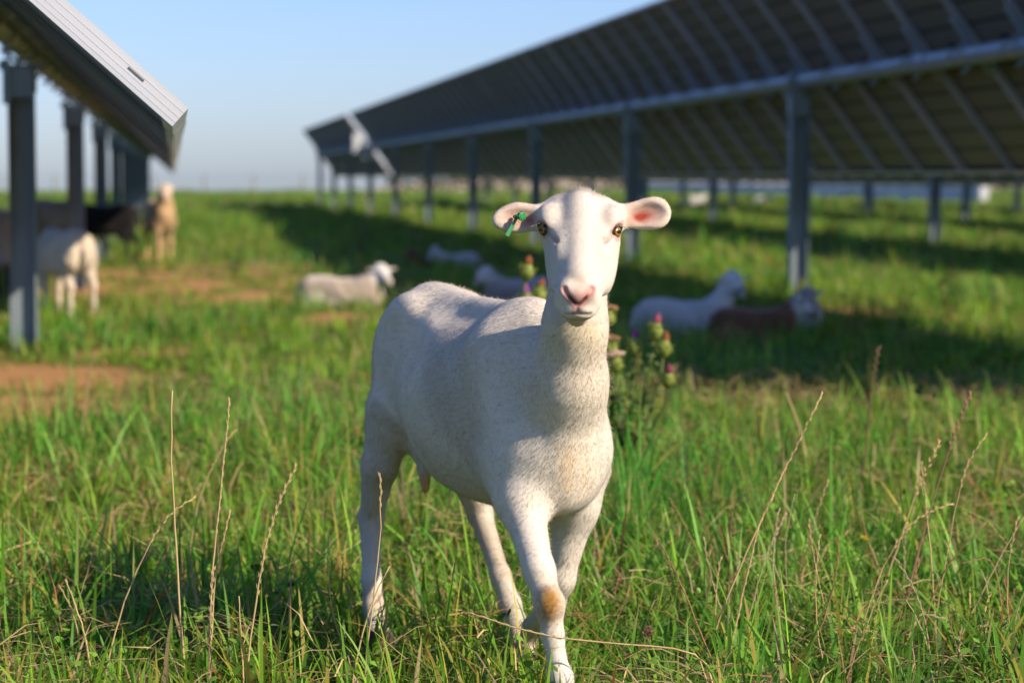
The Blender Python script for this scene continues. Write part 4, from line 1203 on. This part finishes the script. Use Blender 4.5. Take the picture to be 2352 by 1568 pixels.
# ------------------------------------------------------------------ thistles
def tinted(b, name, col, parent, mt=None, jit=0.15, smooth=True):
    me = b.mesh(name, mt or M['leaf'], smooth)
    a = me.color_attributes.new('tint', 'FLOAT_COLOR', 'POINT')
    n = len(me.vertices); cc = np.ones((n, 4), np.float32); cc[:, :3] = np.array(col)*rng.uniform(1-jit, 1+jit, (n, 1))
    a.data.foreach_set('color', cc.ravel())
    return obj(name, me, parent)
def thistle(label, base, stems):
    """stems: list of (list of points, head kind)"""
    root = empty('thistle', base); tag(root, label, 'thistle', 'thistles behind the ewe')
    O = np.array(base, float)
    for pts, kind in stems:
        pts = [np.asarray(p, float)-O for p in pts]
        b = MB(); n = len(pts)
        b.tube(pts, [0.0075*(1-0.5*i/(n-1)) for i in range(n)], 7)
        tinted(b, 'stem', (0.13, 0.16, 0.05), root)
        # spiny leaves
        for i in range(16):
            t = rng.uniform(0.15, 0.95); k = min(int(t*(n-1)), n-2); fr = t*(n-1)-k
            p = pts[k]*(1-fr)+pts[k+1]*fr
            az = rng.uniform(0, 2*math.pi); ln = rng.uniform(0.08, 0.17)*(1.25-t)
            o1 = np.array([math.cos(az), math.sin(az), 0]); sd_ = np.array([-math.sin(az), math.cos(az), 0])
            bb = MB(); V = []; Fs = []
            m = 7
            for j in range(m+1):
                s_ = j/m; c_ = p+o1*ln*s_+np.array([0, 0, ln*(0.5*s_-0.55*s_*s_)])
                w_ = 0.16*ln*(1-s_)*(1.0 if j % 2 == 0 else 1.9)+0.0008
                V += [c_-sd_*w_+np.array([0, 0, 0.2*w_]), c_, c_+sd_*w_+np.array([0, 0, 0.2*w_])]
            for j in range(m):
                a = 3*j; Fs += [(a, a+1, a+4, a+3), (a+1, a+2, a+5, a+4)]
            bb.add(V, Fs); tinted(bb, 'leaf', (0.20, 0.27, 0.06), root)
        if kind:
            tip = pts[-1]; ax = unit(pts[-1]-pts[-2]); s1 = unit(np.cross(ax, [0.2, 1, 0.1])); s2 = np.cross(ax, s1)
            b = MB()
            R_ = 0.0235
            b.tube([tip+ax*t for t in (-0.009, 0.0, 0.012, 0.027, 0.040, 0.046)], [0.007, 0.016, R_, R_*0.98, 0.016, 0.012], 12)
            for j in range(46):
                a = rng.uniform(0, 2*math.pi); t = rng.uniform(0, 0.04); r_ = R_*0.95
                o1 = s1*math.cos(a)+s2*math.sin(a)
                b.tube([tip+ax*t+o1*r_*0.8, tip+ax*(t+0.006)+o1*(r_+0.003), tip+ax*(t+0.010)+o1*(r_+0.009)], [0.0016, 0.001, 0.0002], 4)
            hd_ = tinted(b, 'flower_head', (0.26, 0.31, 0.06), root)
            b = MB()
            colr = {'purple': (0.30, 0.04, 0.34), 'pink': (0.34, 0.09, 0.13), 'brown': (0.30, 0.11, 0.05), 'down': (0.62, 0.45, 0.32), 'tan': (0.42, 0.24, 0.12)}[kind]
            wide = 0.036 if kind in ('down', 'tan') else (0.010 if kind == 'purple' else 0.0125)
            for j in range(90):
                a = rng.uniform(0, 2*math.pi); rr = math.sqrt(rng.random())
                o1 = s1*math.cos(a)+s2*math.sin(a)
                l_ = (0.024 if kind in ('down', 'tan') else 0.034)*(1-0.55*rr)*rng.uniform(0.75, 1.15)
                b.tube([tip+ax*0.042+o1*0.010*rr, tip+ax*(0.042+l_*0.6)+o1*wide*0.75*rr, tip+ax*(0.043+l_)+o1*wide*rr], [0.0022, 0.0026, 0.0014], 4)
            tinted(b, 'floret_tuft', colr, hd_, M['straw'])
def tpts(px, d, spread=0.0):
    return [W(C(a, b_, d+spread*i)) for i, (a, b_) in enumerate(px)]
g1 = G(1425, 1140)
def dist(p): return p[1]*CP+p[0]*SP
D1 = dist(g1)
T1 = lambda px, kind, s=0.0: (([np.array([g1[0], g1[1], 0.0])]+tpts(px, D1, s)), kind)
thistle('thistle with pink and brown heads rising beside the neck of the ewe', g1, [
    T1([(1445, 1060), (1470, 960), (1490, 850), (1503, 775)], 'pink'),
    T1([(1450, 1050), (1490, 960), (1515, 880), (1524, 815)], 'brown', 0.02),
    T1([(1455, 1050), (1500, 980), (1530, 920), (1533, 885)], 'pink', -0.02),
    T1([(1440, 1040), (1445, 930), (1452, 860), (1456, 810)], 'purple', 0.01),
    T1([(1425, 1040), (1420, 930), (1415, 850)], 'down', -0.01),
    T1([(1415, 1020), (1405, 900), (1402, 815)], 'tan', 0.02),
    T1([(1405, 1000), (1395, 860), (1396, 745)], 'tan', 0.03),
    T1([(1430, 1070), (1440, 990), (1450, 930)], None, 0.03),
    T1([(1425, 1070), (1425, 1000), (1418, 950)], None, -0.03),
    T1([(1460, 1060), (1480, 1010), (1490, 970)], None, -0.02)])
g2 = G(1195, 1130); D2 = dist(g2)
T2 = lambda px, kind, s=0.0: (([np.array([g2[0], g2[1], 0.0])]+tpts(px, D2, s)), kind)
thistle('thistle with purple flower showing over the back of the ewe', g2, [
    T2([(1190, 900), (1195, 720), (1208, 640)], 'brown'),
    T2([(1190, 900), (1200, 760), (1205, 705)], 'purple', 0.01),
    T2([(1200, 900), (1225, 740), (1236, 690)], 'brown', 0.02),
    T2([(1195, 900), (1215, 780), (1222, 735)], 'tan', -0.01),
    T2([(1180, 900), (1180, 780), (1183, 710)], None, 0.0)])

# dried clover-like flower head and leafy weeds
def weed(label, base, hgt, n, col, spread, group='leafy weeds in the pasture'):
    root = empty('weed_plant', base); tag(root, label, 'weed', group)
    for i in range(n):
        az = rng.uniform(0, 2*math.pi); l = hgt*rng.uniform(0.6, 1.0)
        o1 = np.array([math.cos(az), math.sin(az), 0])*spread
        pts = [np.zeros(3), o1*0.35*l+np.array([0, 0, l*0.5]), o1*0.8*l+np.array([0, 0, l])]
        b = MB(); b.tube(pts, [0.004, 0.003, 0.0015], 6); st_ = tinted(b, 'stem', np.array(col)*0.8, root)
        for j in range(9):
            t = rng.uniform(0.15, 1.0); p = pts[1]*(1-abs(t-0.5)*2)+(pts[2] if t > 0.5 else pts[0])*abs(t-0.5)*2
            a2 = rng.uniform(0, 2*math.pi); q = np.array([math.cos(a2), math.sin(a2), 0.0]); s_ = np.array([-math.sin(a2), math.cos(a2), 0.0])
            ll = rng.uniform(0.35, 0.6)*(0.28 if hgt > 0.15 else 0.22)*hgt; bb = MB(); V = []; m = 5
            for k in range(m+1):
                u = k/m; c_ = p+q*ll*u+np.array([0, 0, ll*(0.5*u-0.6*u*u)]); w_ = ll*0.34*math.sin(math.pi*min(u*0.92+0.06, 1))+0.001
                V += [c_-s_*w_+np.array([0, 0, 0.25*w_]), c_, c_+s_*w_+np.array([0, 0, 0.25*w_])]
            bb.add(V, [f_ for k in range(m) for f_ in ((3*k, 3*k+1, 3*k+4, 3*k+3), (3*k+1, 3*k+2, 3*k+5, 3*k+4))])
            tinted(bb, 'leaf', col, root)
weed('leafy lime green weed growing between the lying cream sheep and the ewe', G(905, 745), 0.34, 7, (0.15, 0.24, 0.03), 0.55)
weed('dark leafy weed on the bare soil out past the tan sheep', G(540, 640), 0.34, 6, (0.06, 0.13, 0.03), 0.6)
weed('broad low weed in bare soil near the first steel post', G(330, 640), 0.2, 6, (0.07, 0.14, 0.03), 0.9)
weed('tall pale weed standing behind the lying cream sheep', G(830, 600), 0.5, 5, (0.16, 0.22, 0.05), 0.25)
weed('tall weed growing in the sun and shade past the steel post', G(2180, 745), 0.5, 6, (0.12, 0.2, 0.04), 0.3)
weed('low clover-like weed at the foot of the slanting straw', G(2010, 1540), 0.10, 5, (0.05, 0.17, 0.03), 0.9)
weed('small round-leaved weed beside the dry seed head', G(1625, 1530), 0.09, 5, (0.06, 0.18, 0.03), 0.9)
weed('wide-leaved weed in the corner below the feathery stalks', G(2310, 1560), 0.12, 6, (0.05, 0.15, 0.03), 0.9)
b_ = W(C(1490, 1452, 4.72)); foot = np.array([b_[0]+0.01, b_[1], 0.0])
root = empty('dried_flower', foot); tag(root, 'dry brown globe-shaped seed head on a thin stem in the foreground grass', 'dried flower')
b = MB(); b.tube([np.zeros(3), (b_-foot)*0.5+np.array([0.006, 0, 0]), b_-foot], [0.0014, 0.0012, 0.0011], 6); tinted(b, 'stem', (0.36, 0.24, 0.12), root)
b = MB(); c0 = b_-foot
b.tube([c0+np.array([0, 0, t]) for t in (-0.006, -0.002, 0.005, 0.009)], [0.003, 0.009, 0.008, 0.003], 10)
for j in range(70):
    v_ = unit(rng.normal(0, 1, 3)+np.array([0, 0, 0.4])); b.tube([c0+v_*0.007, c0+v_*0.0125+np.array([0, 0, 0.002])], [0.0014, 0.0006], 4)
tinted(b, 'seed_head', (0.22, 0.13, 0.08), root)
for i, (px, py, dd_) in enumerate(((1985, 1235, 5.6), (1990, 1240, 5.62), (222, 910, 9.2), (1305, 895, 0), (1745, 952, 8.2))):
    if dd_ == 0: continue
    p = W(C(px, py, dd_)); foot = np.array([p[0], p[1], 0.0])
    r_ = empty('yellow_flower', foot); tag(r_, 'small yellow flower on a thin green stem in the grass', 'flower', 'small yellow flowers')
    b = MB(); b.tube([np.zeros(3), p-foot], [0.0013, 0.001], 5); tinted(b, 'stem', (0.1, 0.2, 0.03), r_)
    b = MB()
    for k in range(7):
        a = 2*math.pi*k/7; o1 = np.array([math.cos(a), math.sin(a), 0.5]); s_ = np.array([-math.sin(a), math.cos(a), 0])
        q = p-foot
        b.add([q, q+o1*0.006+s_*0.003, q+o1*0.011, q+o1*0.006-s_*0.003], [(0, 1, 2, 3)])
    tinted(b, 'blossom', (0.75, 0.50, 0.02), r_)
# far hedge behind the wall, reads as one mass
hn_ = 26000
hx_ = rng.uniform(18, 150, hn_); hy_ = 205+rng.normal(0, 2.2, hn_)+0.05*hx_
hz_ = rng.random(hn_)**0.7*(2.6+2.2*fbm(hx_*0.15, hx_*0.02)); hz_ = hz_+height(hx_, hy_)
s_ = rng.uniform(0.12, 0.3, hn_)
r1_ = rng.normal(0, 1, (hn_, 3)); r1_ /= np.linalg.norm(r1_, axis=1)[:, None]; r2_ = np.cross(r1_, rng.normal(0, 1, (hn_, 3))); r2_ /= np.linalg.norm(r2_, axis=1)[:, None]
P_ = np.stack([hx_, hy_, hz_], -1)
HV = np.stack([P_-r1_*s_[:, None], P_+r2_*s_[:, None]*0.6, P_+r1_*s_[:, None], P_-r2_*s_[:, None]*0.6], 1).reshape(-1, 3)
hc = np.repeat(np.array([0.05, 0.085, 0.025])*rng.uniform(0.6, 1.4, (hn_, 1)), 4, 0)
tag(obj('far_hedge', npmesh('far_hedge', HV, np.arange(4*hn_).reshape(-1, 4), M['leaf'], hc)), 'dark green hedge far behind the low white wall', 'hedge', kind='stuff')
